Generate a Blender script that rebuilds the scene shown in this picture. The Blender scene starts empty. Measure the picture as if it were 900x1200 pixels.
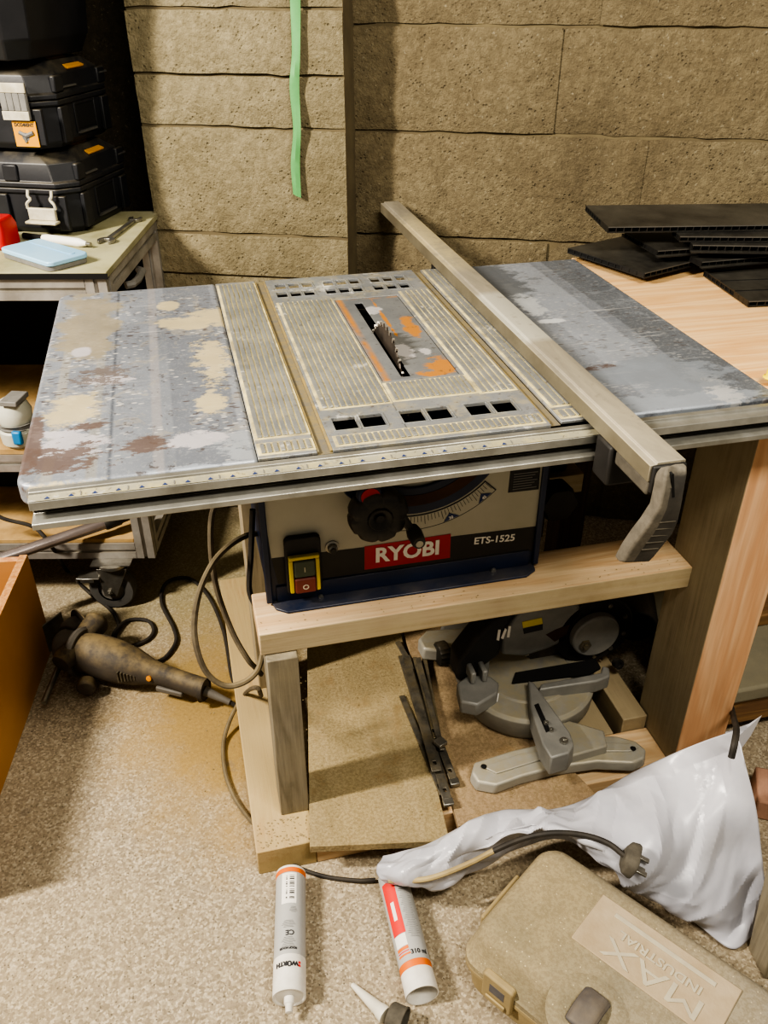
import bpy, bmesh, math, random
from mathutils import Vector, Matrix, noise
random.seed(7)
PI=math.pi; R=math.radians
C=bpy.context.scene.collection
# ------------------------------------------------------------------ camera geometry (900x1200 frame)
F_PX=1000.; PITCH=math.atan(.64); YAW=R(-13.7); CAM_H=1.25
_cp,_sp=math.cos(PITCH),math.sin(PITCH); _cy,_sy=math.cos(YAW),math.sin(YAW)
def ray(px,py):
    u=(px-450)/F_PX; v=(600-py)/F_PX
    f=(-_sy*_cp,_cy*_cp,-_sp); r=(_cy,_sy,0); up=(-_sy*_sp,_cy*_sp,_cp)
    return Vector([f[i]+u*r[i]+v*up[i] for i in range(3)])
def at(px,py,z):            # point of the photo on the horizontal plane z
    r=ray(px,py); t=(z-CAM_H)/r.z; return Vector((r.x*t,r.y*t,z))
def aty(px,py,y):           # point of the photo on the vertical plane y
    r=ray(px,py); t=y/r.y; return Vector((r.x*t,y,CAM_H+r.z*t))
def atp(px,py,p,th):        # point on a vertical plane through p at heading th
    r=ray(px,py); n=(-math.sin(th),math.cos(th)); k=(n[0]*p[0]+n[1]*p[1])/(n[0]*r.x+n[1]*r.y)
    return Vector((r.x*k,r.y*k,CAM_H+r.z*k))
# ------------------------------------------------------------------ mesh helpers
def BM(): return bmesh.new()
def face(bm,vs):
    try: return bm.faces.new(vs)
    except ValueError: return None
def box(bm,x0,x1,y0,y1,z0,z1,M=None,mi=0):
    co=[(x0,y0,z0),(x1,y0,z0),(x1,y1,z0),(x0,y1,z0),(x0,y0,z1),(x1,y0,z1),(x1,y1,z1),(x0,y1,z1)]
    v=[bm.verts.new((M@Vector(c)) if M else c) for c in co]
    for q in ((0,3,2,1),(4,5,6,7),(0,1,5,4),(1,2,6,5),(2,3,7,6),(3,0,4,7)):
        face(bm,[v[i] for i in q]).material_index=mi
    return bm
def prism(bm,pts,ext,mi=0):  # closed polygon of 3-D points pushed along ext
    e=Vector(ext); a=[bm.verts.new(Vector(p)) for p in pts]; b=[bm.verts.new(Vector(p)+e) for p in pts]; n=len(pts)
    fs=[face(bm,a[::-1]),face(bm,b)]+[face(bm,(a[i],a[(i+1)%n],b[(i+1)%n],b[i])) for i in range(n)]
    for f in fs:
        if f: f.material_index=mi
    return bm
def frame(d):
    d=Vector(d).normalized(); a=Vector((0,0,1)) if abs(d.z)<.9 else Vector((1,0,0))
    x=d.cross(a).normalized(); return x,d.cross(x).normalized(),d
def lathe(bm,prof,o,axis,seg=32,mi=0,sq=None):  # prof: (radius, distance along axis)
    x,y,d=frame(axis); o=Vector(o); rings=[]
    for r,t in prof:
        if r<1e-6: rings.append([bm.verts.new(o+d*t)])
        else: rings.append([bm.verts.new(o+d*t+(x*math.cos(2*PI*i/seg)+y*math.sin(2*PI*i/seg))*r*(sq(i/seg) if sq else 1)) for i in range(seg)])
    for A,B in zip(rings,rings[1:]):
        for i in range(seg):
            j=(i+1)%seg
            if len(A)==1 and len(B)==1: continue
            if len(A)==1: f=face(bm,(A[0],B[i],B[j]))
            elif len(B)==1: f=face(bm,(A[i],A[j],B[0]))
            else: f=face(bm,(A[i],A[j],B[j],B[i]))
            if f: f.material_index=mi
    return bm
def cyl(bm,p0,p1,r0,r1=None,seg=24,mi=0):
    r1=r0 if r1 is None else r1; L=(Vector(p1)-Vector(p0)).length
    return lathe(bm,[(0,0),(r0,0),(r1,L),(0,L)],p0,Vector(p1)-Vector(p0),seg,mi)
def spline(pts,n=8):
    P=[Vector(p) for p in pts]; P=[2*P[0]-P[1]]+P+[2*P[-1]-P[-2]]; out=[]
    for i in range(1,len(P)-2):
        a,b,c,d=P[i-1:i+3]
        for k in range(n):
            t=k/n; out.append(.5*((2*b)+(c-a)*t+(2*a-5*b+4*c-d)*t*t+(3*b-a-3*c+d)*t**3))
    return out+[P[-2]]
def tube(bm,pts,r,seg=10,mi=0):
    P=[Vector(p) for p in pts]; rings=[]; up=None
    for i,p in enumerate(P):
        d=(P[min(i+1,len(P)-1)]-P[max(i-1,0)]).normalized()
        if up is None: up=frame(d)[0]
        x=(up-d*up.dot(d)).normalized(); up=x; y=d.cross(x); rr=r(i/(len(P)-1)) if callable(r) else r
        rings.append([bm.verts.new(p+(x*math.cos(2*PI*k/seg)+y*math.sin(2*PI*k/seg))*rr) for k in range(seg)])
    for A,B in zip(rings,rings[1:]):
        for k in range(seg): face(bm,(A[k],A[(k+1)%seg],B[(k+1)%seg],B[k])).material_index=mi
    face(bm,rings[0][::-1]).material_index=mi; face(bm,rings[-1]).material_index=mi
    return bm
def loft(bm,sections,mi=0,closed=True):   # list of equally long 3-D rings
    rs=[[bm.verts.new(Vector(p)) for p in s] for s in sections]; n=len(rs[0])
    for A,B in zip(rs,rs[1:]):
        for k in range(n): face(bm,(A[k],A[(k+1)%n],B[(k+1)%n],B[k])).material_index=mi
    face(bm,rs[0][::-1]).material_index=mi; face(bm,rs[-1]).material_index=mi
    return bm
def holes_plate(bm,x0,x1,y0,y1,z0,z1,holes,mi=0):
    xs=sorted({x0,x1}|{h[i] for h in holes for i in (0,1)}); ys=sorted({y0,y1}|{h[i] for h in holes for i in (2,3)})
    nx,ny=len(xs)-1,len(ys)-1
    def solid(i,j):
        if not(0<=i<nx and 0<=j<ny): return False
        cx,cy=(xs[i]+xs[i+1])/2,(ys[j]+ys[j+1])/2
        return not any(h[0]<cx<h[1] and h[2]<cy<h[3] for h in holes)
    V={}
    def v(i,j,z):
        k=(i,j,z)
        if k not in V: V[k]=bm.verts.new((xs[i],ys[j],z))
        return V[k]
    for i in range(nx):
        for j in range(ny):
            if not solid(i,j): continue
            fs=[(v(i,j,z1),v(i+1,j,z1),v(i+1,j+1,z1),v(i,j+1,z1)),(v(i,j,z0),v(i,j+1,z0),v(i+1,j+1,z0),v(i+1,j,z0))]
            if not solid(i-1,j): fs.append((v(i,j,z0),v(i,j,z1),v(i,j+1,z1),v(i,j+1,z0)))
            if not solid(i+1,j): fs.append((v(i+1,j,z0),v(i+1,j+1,z0),v(i+1,j+1,z1),v(i+1,j,z1)))
            if not solid(i,j-1): fs.append((v(i,j,z0),v(i+1,j,z0),v(i+1,j,z1),v(i,j,z1)))
            if not solid(i,j+1): fs.append((v(i,j+1,z0),v(i,j+1,z1),v(i+1,j+1,z1),v(i+1,j+1,z0)))
            for q in fs:
                f=face(bm,q)
                if f: f.material_index=mi
    return bm
def rrect(w,h,r,n=5):      # rounded rectangle outline, centred
    out=[]
    for cx,cy,a in ((w/2-r,h/2-r,0),(-w/2+r,h/2-r,90),(-w/2+r,-h/2+r,180),(w/2-r,-h/2+r,270)):
        for k in range(n+1):
            t=R(a+90*k/n); out.append((cx+r*math.cos(t),cy+r*math.sin(t)))
    return out
WORLD={}
def obj(name,bm,mats,parent=None,bev=0,smooth=35,local=False,sub=0,seg=2):
    me=bpy.data.meshes.new(name)
    bmesh.ops.recalc_face_normals(bm,faces=bm.faces[:]); bm.to_mesh(me); bm.free()
    for m in (mats if isinstance(mats,(list,tuple)) else [mats]): me.materials.append(m)
    if parent is not None and not local: me.transform(WORLD[parent].inverted())
    me.polygons.foreach_set('use_smooth',[True]*len(me.polygons))
    o=bpy.data.objects.new(name,me); C.objects.link(o)
    if parent is not None: o.parent=parent; WORLD[o]=WORLD[parent]
    else: WORLD[o]=Matrix()
    if bev:
        b=o.modifiers.new('bevel','BEVEL'); b.width=bev; b.segments=seg; b.limit_method='ANGLE'; b.angle_limit=R(30); b.harden_normals=False
    if sub:
        s=o.modifiers.new('sub','SUBSURF'); s.levels=sub; s.render_levels=sub
    me.set_sharp_from_angle(angle=R(smooth))
    return o
def tag(o,label,cat,group=None,kind=None):
    o['label']=label; o['category']=cat
    if group: o['group']=group
    if kind: o['kind']=kind
    return o
def thing(name,label,cat,loc,rz=0,group=None):
    o=bpy.data.objects.new(name,None); C.objects.link(o); o.location=loc; o.rotation_euler=(0,0,rz); o.empty_display_size=.05
    WORLD[o]=Matrix.Translation(Vector(loc))@Matrix.Rotation(rz,4,'Z'); tag(o,label,cat,group); return o
def solo(name,bm,mats,label,cat,group=None,base=None,**k):   # a thing that is one mesh; origin moved to its base
    o=obj(name,bm,mats,None,**k); me=o.data
    lo=[min(v.co[i] for v in me.vertices) for i in range(3)]; hi=[max(v.co[i] for v in me.vertices) for i in range(3)]
    b=Vector(base) if base else Vector(((lo[0]+hi[0])/2,(lo[1]+hi[1])/2,lo[2]))
    me.transform(Matrix.Translation(-b)); o.location=b; WORLD[o]=Matrix.Translation(b); tag(o,label,cat,group); return o
def text_bm(s,size,M,depth=.0004,bold=0.,wrap=None,sx=1):
    cu=bpy.data.curves.new('t','FONT'); cu.body=s; cu.size=size; cu.align_x='CENTER'; cu.align_y='CENTER'; cu.offset=bold; cu.extrude=depth; cu.resolution_u=3
    t=bpy.data.objects.new('t',cu); C.objects.link(t); dg=bpy.context.evaluated_depsgraph_get(); me=bpy.data.meshes.new_from_object(t.evaluated_get(dg))
    bm=BM(); bm.from_mesh(me); bpy.data.objects.remove(t); bpy.data.curves.remove(cu); bpy.data.meshes.remove(me)
    for v in bm.verts:
        v.co.x*=sx; v.co=(wrap(v.co) if wrap else M@v.co)
    return bm
def basis(o,x,y):          # matrix with text x / y axes, z = outward
    x=Vector(x).normalized(); y=Vector(y).normalized(); z=x.cross(y)
    return Matrix(((x.x,y.x,z.x,o[0]),(x.y,y.y,z.y,o[1]),(x.z,y.z,z.z,o[2]),(0,0,0,1)))
# ------------------------------------------------------------------ material helpers
def lin(c):
    if isinstance(c,str):
        c=[int(c[i:i+2],16)/255 for i in (0,2,4)]
    return tuple((x/12.92 if x<=.04045 else ((x+.055)/1.055)**2.4) for x in c[:3])+(1,)
class G:
    def __init__(s,name,coord='Object'):
        s.m=bpy.data.materials.new(name); s.m.use_nodes=True; s.t=s.m.node_tree; s.b=s.t.nodes['Principled BSDF']
        s.co=s.n('ShaderNodeTexCoord').outputs[coord]
    def n(s,t): return s.t.nodes.new(t)
    def set(s,sock,v):
        if hasattr(v,'is_output'): s.t.links.new(v,sock)
        elif isinstance(v,str): sock.default_value=lin(v)
        else: sock.default_value=v
    def map(s,sc=(1,1,1),rot=(0,0,0),loc=(0,0,0)):
        n=s.n('ShaderNodeMapping'); s.t.links.new(s.co,n.inputs[0]); n.inputs['Scale'].default_value=sc; n.inputs['Rotation'].default_value=rot; n.inputs['Location'].default_value=loc
        return n.outputs[0]
    def noise(s,sc,det=5,ro=.6,vec=None,dist=0):
        n=s.n('ShaderNodeTexNoise'); s.t.links.new(vec or s.co,n.inputs['Vector']); n.inputs['Scale'].default_value=sc; n.inputs['Detail'].default_value=det; n.inputs['Roughness'].default_value=ro; n.inputs['Distortion'].default_value=dist
        return n.outputs[0]
    def vor(s,sc,vec=None,feat='F1',out='Distance'):
        n=s.n('ShaderNodeTexVoronoi'); n.feature=feat; s.t.links.new(vec or s.co,n.inputs['Vector']); n.inputs['Scale'].default_value=sc
        return n.outputs[out]
    def ramp(s,f,stops):
        n=s.n('ShaderNodeValToRGB'); e=n.color_ramp.elements
        while len(e)<len(stops): e.new(.5)
        for q,(p,c) in zip(e,stops):
            q.position=p; q.color=lin(c) if isinstance(c,str) else (c,c,c,1)
        s.set(n.inputs[0],f); return n.outputs[0]
    def mix(s,f,a,b,bl='MIX'):
        n=s.n('ShaderNodeMix'); n.data_type='RGBA'; n.blend_type=bl; s.set(n.inputs[0],f); s.set(n.inputs[6],a); s.set(n.inputs[7],b); return n.outputs[2]
    def ma(s,op,a,b=0,c=0):
        n=s.n('ShaderNodeMath'); n.operation=op; s.set(n.inputs[0],a); s.set(n.inputs[1],b); s.set(n.inputs[2],c); return n.outputs[0]
    def xyz(s,vec=None):
        n=s.n('ShaderNodeSeparateXYZ'); s.t.links.new(vec or s.co,n.inputs[0]); return n.outputs
    def band(s,x,a,b,w=.002):   # 1 between a and b
        n=s.ma('SMOOTH_MIN',s.ma('DIVIDE',s.ma('SUBTRACT',x,a),w),s.ma('DIVIDE',s.ma('SUBTRACT',b,x),w),.1); n=s.ma('MULTIPLY',n,1); n.node.use_clamp=True; return n
    def blob(s,cx,cy,rx,ry,amp=.9,sc=30,soft=6):
        X=s.xyz(); a=s.ma('POWER',s.ma('ABSOLUTE',s.ma('DIVIDE',s.ma('SUBTRACT',X[0],cx),rx)),2); b=s.ma('POWER',s.ma('ABSOLUTE',s.ma('DIVIDE',s.ma('SUBTRACT',X[1],cy),ry)),2)
        d=s.ma('SQRT',s.ma('ADD',a,b)); v=s.map((1,1.9,1)); d=s.ma('ADD',d,s.ma('ADD',s.ma('MULTIPLY',s.ma('SUBTRACT',s.noise(sc,8,.78,v),.5),amp*5),s.ma('MULTIPLY',s.ma('SUBTRACT',s.noise(sc*.4,3,.6,v),.5),amp*3.5))); n=s.ma('MULTIPLY',s.ma('SUBTRACT',1,d),soft); n.node.use_clamp=True; return n
    def dust(s,col,color='b9a276',amt=.6,lo=.35,hi=.65,sc=9):   # dust that settles on faces looking up
        z=s.n('ShaderNodeNewGeometry').outputs['Normal']; nz=s.xyz(z)[2]
        f=s.ma('MULTIPLY',s.ramp(nz,[(.25,0.),(.85,1.)]),s.ramp(s.noise(sc,7,.65),[(lo,0.),(hi,1.)])); f=s.ma('MULTIPLY',f,amt)
        return s.mix(f,col,color),f
    def out(s,col,rough=.6,metal=0,bump=None,bs=.3,bd=.002,spec=None,**k):
        s.set(s.b.inputs['Base Color'],col); s.set(s.b.inputs['Roughness'],rough); s.set(s.b.inputs['Metallic'],metal)
        if bump is not None:
            n=s.n('ShaderNodeBump'); n.inputs['Strength'].default_value=bs; n.inputs['Distance'].default_value=bd; s.set(n.inputs['Height'],bump); s.t.links.new(n.outputs[0],s.b.inputs['Normal'])
        if spec is not None: s.b.inputs['Specular IOR Level'].default_value=spec
        for a,v in k.items(): s.set(s.b.inputs[a.replace('_',' ')],v)
        return s.m
def simple(name,c1,c2=None,rough=.5,metal=0,sc=12,bump=.1,bsc=150,dust=None,spec=None,lo=.35,hi=.65):
    g=G(name); c2=c2 or c1
    col=g.mix(g.ramp(g.noise(sc,6,.6),[(.35,0.),(.65,1.)]),c1,c2)
    if dust: col,_=g.dust(col,*dust)
    return g.out(col,rough,metal,g.noise(bsc,3),bump,.001,spec)
def wood(name,axis,a,b,c,scale=1,dirt=None,rough=.75,knots=True):
    g=G(name); st=[18*scale]*3; st['xyz'.index(axis)]=1.4*scale
    v=g.map(st); n1=g.noise(1.,4,.55,v,.6); rings=g.ma('FRACT',g.ma('MULTIPLY',n1,7)); rings=g.ma('ABSOLUTE',g.ma('SUBTRACT',rings,.5))
    st2=[230*scale]*3; st2['xyz'.index(axis)]=9*scale
    fib=g.noise(1.,3,.6,g.map(st2))
    col=g.mix(g.ramp(rings,[(.05,0.),(.45,1.)]),a,b); col=g.mix(g.ma('MULTIPLY',g.ramp(fib,[(.4,0.),(.75,1.)]),.45),col,c)
    if knots:
        kv=[5*scale]*3; kv['xyz'.index(axis)]=2.2*scale
        k=g.ramp(g.vor(1.,g.map(kv,(0,0,0),(.3,.7,.2))),[(.06,1.),(.16,0.)]); col=g.mix(g.ma('MULTIPLY',k,.75),col,c)
    h=g.ma('ADD',fib,g.ma('MULTIPLY',rings,.3))
    if dirt:
        dcol,amt,lo,hi=dirt; f=g.ma('MULTIPLY',g.ramp(g.noise(7,8,.7),[(lo,0.),(hi,1.)]),amt); col=g.mix(f,col,dcol)
    return g.out(col,rough,0,h,.35,.0012)
# ================================================================== materials
def concrete_floor():
    g=G('concrete_floor'); v=g.vor(270,out='Color'); bw=g.xyz(v)[0]
    col=g.ramp(bw,[(0.,'7d7260'),(.22,'8f8270'),(.6,'a69a84'),(.88,'c4b8a2'),(1.,'857a67')])
    fine=g.noise(240,4,.7); col=g.mix(g.ramp(fine,[(.35,.6),(.6,0.)]),col,'7d725d')
    dk=g.ramp(g.vor(150),[(.16,1.),(.26,0.)]); dk=g.ma('MULTIPLY',dk,g.ramp(g.noise(90,2),[(.5,0.),(.56,.85)])); col=g.mix(dk,col,'4b463d')
    big=g.ramp(g.noise(3.2,6,.6),[(.35,0.),(.7,1.)]); col=g.mix(g.ma('MULTIPLY',big,.25),col,'a08e6c')
    X=g.xyz()
    # sawdust lies thick around the stand
    def patch(cx,cy,rx,ry,soft):
        a=g.ma('POWER',g.ma('ABSOLUTE',g.ma('DIVIDE',g.ma('SUBTRACT',X[0],cx),rx)),2); b=g.ma('POWER',g.ma('ABSOLUTE',g.ma('DIVIDE',g.ma('SUBTRACT',X[1],cy),ry)),2)
        d=g.ma('ADD',g.ma('SQRT',g.ma('ADD',a,b)),g.ma('MULTIPLY',g.ma('SUBTRACT',g.noise(9,8,.7),.5),1.3)); n=g.ma('MULTIPLY',g.ma('SUBTRACT',1,d),soft); n.node.use_clamp=True; return n
    s=patch(-.03,1.26,.25,.38,1.5); saw=g.mix(g.noise(160,5,.7),'755f36','ad9259')
    col=g.mix(g.ma('MULTIPLY',s,.95),col,saw)
    s2=patch(.05,1.75,.5,.4,1.5); col=g.mix(g.ma('MULTIPLY',s2,.5),col,'8c8359')
    st=g.ramp(g.noise(14,3,.5),[(.66,0.),(.7,1.)]); col=g.mix(g.ma('MULTIPLY',st,.4),col,'6f6558')
    h=g.ma('ADD',bw,g.ma('MULTIPLY',g.noise(300,3),.8))
    return g.out(col,.85,0,h,.35,.0015)
def block_wall(name,a,b,dark):
    g=G(name); n1=g.noise(5,7,.65); n2=g.noise(60,5,.7); 
    col=g.mix(g.ramp(n1,[(.3,0.),(.7,1.)]),a,b); col=g.mix(g.ramp(n2,[(.40,.45),(.62,0.)]),col,dark)
    pit=g.ramp(g.vor(110),[(.12,1.),(.32,0.)]); pit=g.ma('MULTIPLY',pit,g.ramp(g.noise(25,3),[(.45,0.),(.62,1.)])); col=g.mix(g.ma('MULTIPLY',pit,.45),col,dark)
    st=g.ramp(g.noise(2.6,5,.6,g.map((1,1,.45))),[(.48,0.),(.66,1.)]); col=g.mix(g.ma('MULTIPLY',st,.55),col,dark)
    w=g.ramp(g.noise(130,3,.6),[(.62,0.),(.74,.4)]); col=g.mix(w,col,'b5ad94')
    h=g.ma('ADD',g.ma('ADD',g.ma('MULTIPLY',g.noise(150,4,.7),.8),g.ma('MULTIPLY',g.noise(45,5,.7),1.3)),g.ma('MULTIPLY',pit,-.55))
    return g.out(col,.95,0,h,.9,.005)
M={}
M['floor']=concrete_floor()
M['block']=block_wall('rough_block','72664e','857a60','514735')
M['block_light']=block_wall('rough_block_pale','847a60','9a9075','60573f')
M['block_shaded']=block_wall('rough_block_shaded','4a4335','5a523f','2c281f')  # block colour with the shade of the recess mixed in
M['mortar']=simple('mortar','756a50','655a44',rough=.95,bump=.8,bsc=60)
M['black_and_shade']=simple('black_void','0b0a09',rough=.9)  # for black parts, and for shade put into openings and recesses
PI_='x'
M['wood_x']=wood('pine_x','x','d3b893','c2a078','a17e55',dirt=('b5a281',.5,.4,.7))
M['wood_dusty_x']=wood('dusty_pine_x','x','a6947a','93815f','75664a',dirt=('a99b7c',.85,.3,.6))
M['wood_y']=wood('pine_y','y','bda67f','a88b62','84694a',dirt=('ad9a70',.92,.25,.5))
M['wood_dusty_y']=wood('dusty_pine_y','y','9c8d73','887a61','6d604b',dirt=('9a8c70',.85,.3,.55),knots=False)
M['wood_z']=wood('dusty_pine_z','z','978a73','85785f','675b48',dirt=('9b8f75',.85,.3,.6),knots=False)
M['wood_orange_z']=wood('douglas_z','z','d6b08b','c89a73','ad8361',scale=.6,knots=False)
M['wood_orange_x']=wood('douglas_x','x','b8936c','a47a53','835e40')
M['wood_grey_z']=wood('grey_pine_z','z','857d6c','726a59','544d40',dirt=('8d836c',.6,.4,.65))
M['worktop']=wood('worktop_pine','x','dfbc8a','cfa36d','b5824f',scale=.75,dirt=('d8bb8c',.4,.4,.7),rough=.6)
M['worktop'].name='worktop_pine'
M['wood_dark']=wood('dark_timber','z','4a3424','382618','20150d')
M['wood_beam']=wood('lower_timber','x','8a6a45','74563a','4f3a26')
M['chip_edge']=simple('chip_edge','c79a6a','a5713f',rough=.9,sc=120,bump=.5)
M['rust_edge']=simple('box_rim','b5714a','d2a878',rough=.9,sc=70,bump=.4)
def sheet(name,base,b2,dusty):
    g=G(name); col=g.mix(g.ramp(g.noise(6,7,.65),[(.35,0.),(.65,1.)]),base,b2)
    streak=g.noise(1.,5,.6,g.map((30,3,1),(0,0,R(8)))); col=g.mix(g.ma('MULTIPLY',g.ramp(streak,[(.45,0.),(.7,1.)]),.5),col,dusty)
    sp=g.ramp(g.noise(190,3,.7),[(.4,.8),(.6,0.)]); col=g.mix(g.ma('MULTIPLY',sp,.5),col,'5e4f31'); 
    w=g.ramp(g.vor(120),[(.05,.8),(.12,0.)]); col=g.mix(g.ma('MULTIPLY',w,.35),col,'dccb9c')
    cl=g.ramp(g.noise(24,6,.7),[(.55,0.),(.7,1.)]); col=g.mix(g.ma('MULTIPLY',cl,.45),col,'7d6238')
    return g.out(col,.95,0,g.ma('ADD',g.noise(200,4,.7),g.noise(25,5,.7)),.45,.002)
M['sheet_green']=sheet('dusty_sheet','9c8c68','887b5c','a89878')
M['sheet_brown']=sheet('dusty_board','8f7b60','9f8b6c','87715a')
SAW=Vector((.28,1.1,.44))
def sl(px,py,z=.78):
    p=at(px,py,z)-SAW; return p.x,p.y
def table_metal(name,left):
    g=G(name); X=g.xyz()
    n=g.noise(4,6,.6,g.map((1,.6,1))); col=g.mix(g.ramp(n,[(.35,0.),(.65,1.)]),'757a83','9499a2')
    if left:
        for x0,x1,c in ((-.175,-.160,'a09e98'),(-.128,-.113,'94938f'),(-.105,-.098,'565c66'),(-.055,-.040,'99979a'),(-.03,.05,'747983')):
            f=g.band(X[0],x0-SAW.x,x1-SAW.x,.003); col=g.mix(g.ma('MULTIPLY',f,.8),col,c)
    else:
        for x0,x1,c in ((.565,.645,'a2a8b2'),(.665,.74,'51565c')):
            f=g.band(X[0],x0-SAW.x,x1-SAW.x,.004); col=g.mix(g.ma('MULTIPLY',f,.55),col,c)
    col=g.mix(g.ramp(g.noise(260,3,.7),[(.52,0.),(.68,.28)]),col,'b4b6b9')
    col=g.mix(g.ramp(g.noise(16,7,.72,None,1.2),[(.55,0.),(.60,.55 if left else .35)]),col,'a39e95' if left else '969ca4')
    # scratches
    for rot,sc in ((.3,(4,160,1)),(-.5,(6,220,1)),(1.2,(5,180,1))):
        s=g.noise(1.,2,.5,g.map(sc,(0,0,rot))); s=g.ma('MULTIPLY',g.ramp(s,[(.70,0.),(.74,1.)]),g.ramp(g.noise(9,2),[(.45,0.),(.6,1.)])); col=g.mix(g.ma('MULTIPLY',s,.6),col,'d8d8d6')
    dk=g.ma('MULTIPLY',g.ramp(g.noise(75,5,.7),[(.60,0.),(.66,1.)]),.7 if left else .35); col=g.mix(dk,col,'4a3f39')
    rust='6b5a53'; cream='cbbd98'; lav='c3bfc4'
    if left:
        ms=[(222,378,.050,.032,cream,.42,30),(262,370,.05,.045,cream,.5,36),(197,358,.018,.024,cream,.3,40),(85,478,.040,.050,cream,.40,26),(248,470,.020,.04,cream,.5,48),(250,425,.022,.09,cream,.75,56),(60,575,.07,.018,cream,.45,30),(105,385,.045,.13,'9d947f',.5,12),
            (95,412,.017,.022,lav,.25,18),(235,515,.04,.020,lav,.65,30),(75,520,.045,.035,lav,.8,34),(190,560,.12,.016,'9ea5b0',.9,26),(130,445,.03,.02,lav,.55,40),(290,535,.03,.05,'a2a7ae',.9,34),
            (100,500,.022,.008,rust,.7,40),(172,520,.030,.020,rust,.55,44),(36,520,.012,.09,rust,.45,26),(120,440,.03,.025,'746a66',1.3,50),(60,540,.05,.03,rust,1.2,60),(320,400,.03,.16,cream,.7,60)]
    else:
        ms=[(695,508,.018,.012,'5d4f4a',.4,40),(703,432,.030,.014,'5d4d47',.42,40),(648,376,.030,.010,'cdd0d4',.4,34),(612,350,.02,.08,'b5b9bd',.6,50),(800,470,.10,.03,'989fa9',.6,26),(840,455,.02,.08,'b9babb',.85,60),(760,440,.12,.06,'878e98',.5,15),(560,330,.08,.10,'5f646b',.5,10),(700,300,.05,.2,'50565d',.5,12)]
    fl=g.vor(60,g.map((1,2.4,1))); fm=g.ma('MULTIPLY',g.ramp(fl,[(.20,1.),(.27,0.)]),g.ramp(g.noise(11,4,.6),[(.45,0.),(.55,1.)])); col=g.mix(g.ma('MULTIPLY',fm,.8 if left else .3),col,'d9d6d2')
    fl=g.vor(48,g.map((1,3,1),(0,0,0),(.3,.2,0))); fm=g.ma('MULTIPLY',g.ramp(fl,[(.20,1.),(.30,0.)]),g.ramp(g.noise(8,4,.6),[(.46,0.),(.56,1.)])); col=g.mix(g.ma('MULTIPLY',fm,.75 if left else .5),col,'50413b')
    for px,py,rx,ry,c,amp,sc in ms:
        x,y=sl(px,py); col=g.mix(g.ma('MULTIPLY',g.blob(x,y,rx,ry,amp,sc,5),.88),col,c)
    rough=g.ramp(g.noise(20,5),[(.3,.35),(.7,.6)])
    h=g.ma('ADD',g.noise(90,4,.7),g.ramp(g.noise(16,7,.72),[(.5,0.),(.6,.6)]))
    return g.out(col,rough,.35,h,.18,.001)
M['wing_l']=table_metal('worn_wing_left',True); M['wing_r']=table_metal('worn_wing_right',False)
def cast(name,a,b,cream,amt):
    g=G(name); col=g.mix(g.ramp(g.noise(9,6,.65),[(.35,0.),(.65,1.)]),a,b)
    col=g.mix(g.ma('MULTIPLY',g.ramp(g.noise(38,7,.7),[(.48,0.),(.62,1.)]),amt),col,cream)
    col=g.mix(g.ma('MULTIPLY',g.ramp(g.noise(120,4,.7),[(.58,0.),(.68,1.)]),.6),col,'5a4a3e')
    col=g.mix(g.ma('MULTIPLY',g.ramp(g.noise(22,5,.7),[(.62,0.),(.66,1.)]),.7),col,'d5d4cf')
    return g.out(col,.45,.45,g.noise(140,4),.2,.001)
M['cast']=cast('cast_table','85888b','9c9ea0','bdb290',.5)
M['rib']=cast('table_rib','7f8284','9a9b99','c0b694',.22)
M['groove']=simple('dust_filled_groove','93896a','d6c994',rough=.9,sc=26,bump=.4)
M['slot']=simple('mitre_slot','6f6a5f','857752',rough=.8,sc=70,metal=.2)
M['slotedge']=simple('slot_edge','97824c','77705c',rough=.7,sc=60)
def insert_mat():
    g=G('insert_plate'); X=g.xyz(); col=g.mix(g.ramp(g.noise(10,6,.7),[(.35,0.),(.65,1.)]),'74777b','8b8d8e')
    x0,y0=.249-SAW.x,1.03-SAW.y; x1,y1=.358-SAW.x,1.372-SAW.y
    o='c98b45'
    f=g.ma('MULTIPLY',g.band(X[0],x0,x0+.014,.006),g.ramp(g.noise(18,6,.7),[(.35,.15),(.55,1.)])); col=g.mix(f,col,o)
    f=g.ma('MULTIPLY',g.band(X[1],y1-.012,y1,.006),g.ramp(g.noise(25,6,.7),[(.45,0.),(.6,.8)])); col=g.mix(f,col,o)
    for cx,cy,rx,ry in ((.343,1.065,.022,.035),(.330,1.042,.03,.012),(.34,1.22,.012,.05),(.31,1.27,.003,.09)):
        col=g.mix(g.blob(cx-SAW.x,cy-SAW.y,rx,ry,.5,45,4),col,o)
    for cx,cy,rx,ry in ((.305,1.13,.014,.03),(.335,1.12,.01,.014),(.300,1.31,.016,.02)):
        col=g.mix(g.blob(cx-SAW.x,cy-SAW.y,rx,ry,.45,50,5),col,'c4c2c4')
    col=g.mix(g.ma('MULTIPLY',g.ramp(g.noise(90,5,.7),[(.6,0.),(.66,1.)]),.5),col,'4f4640')
    return g.out(col,.42,.4,g.noise(120,4),.15,.001)
M['insert']=insert_mat()
M['alu']=simple('aluminium','b6b5ae','96948b',rough=.38,metal=.75,sc=20,bump=.1)
M['alu_dull']=simple('aluminium_profile','b3b0ab','918d86',rough=.5,metal=.5,sc=14,dust=('ada07e',.5))
M['rail_band']=cast('rail_scale_band','b9b59f','a9a591','cfc496',.7)
M['dark_slot']=simple('rail_channel','2a2520','3d352b',rough=.8)
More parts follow.
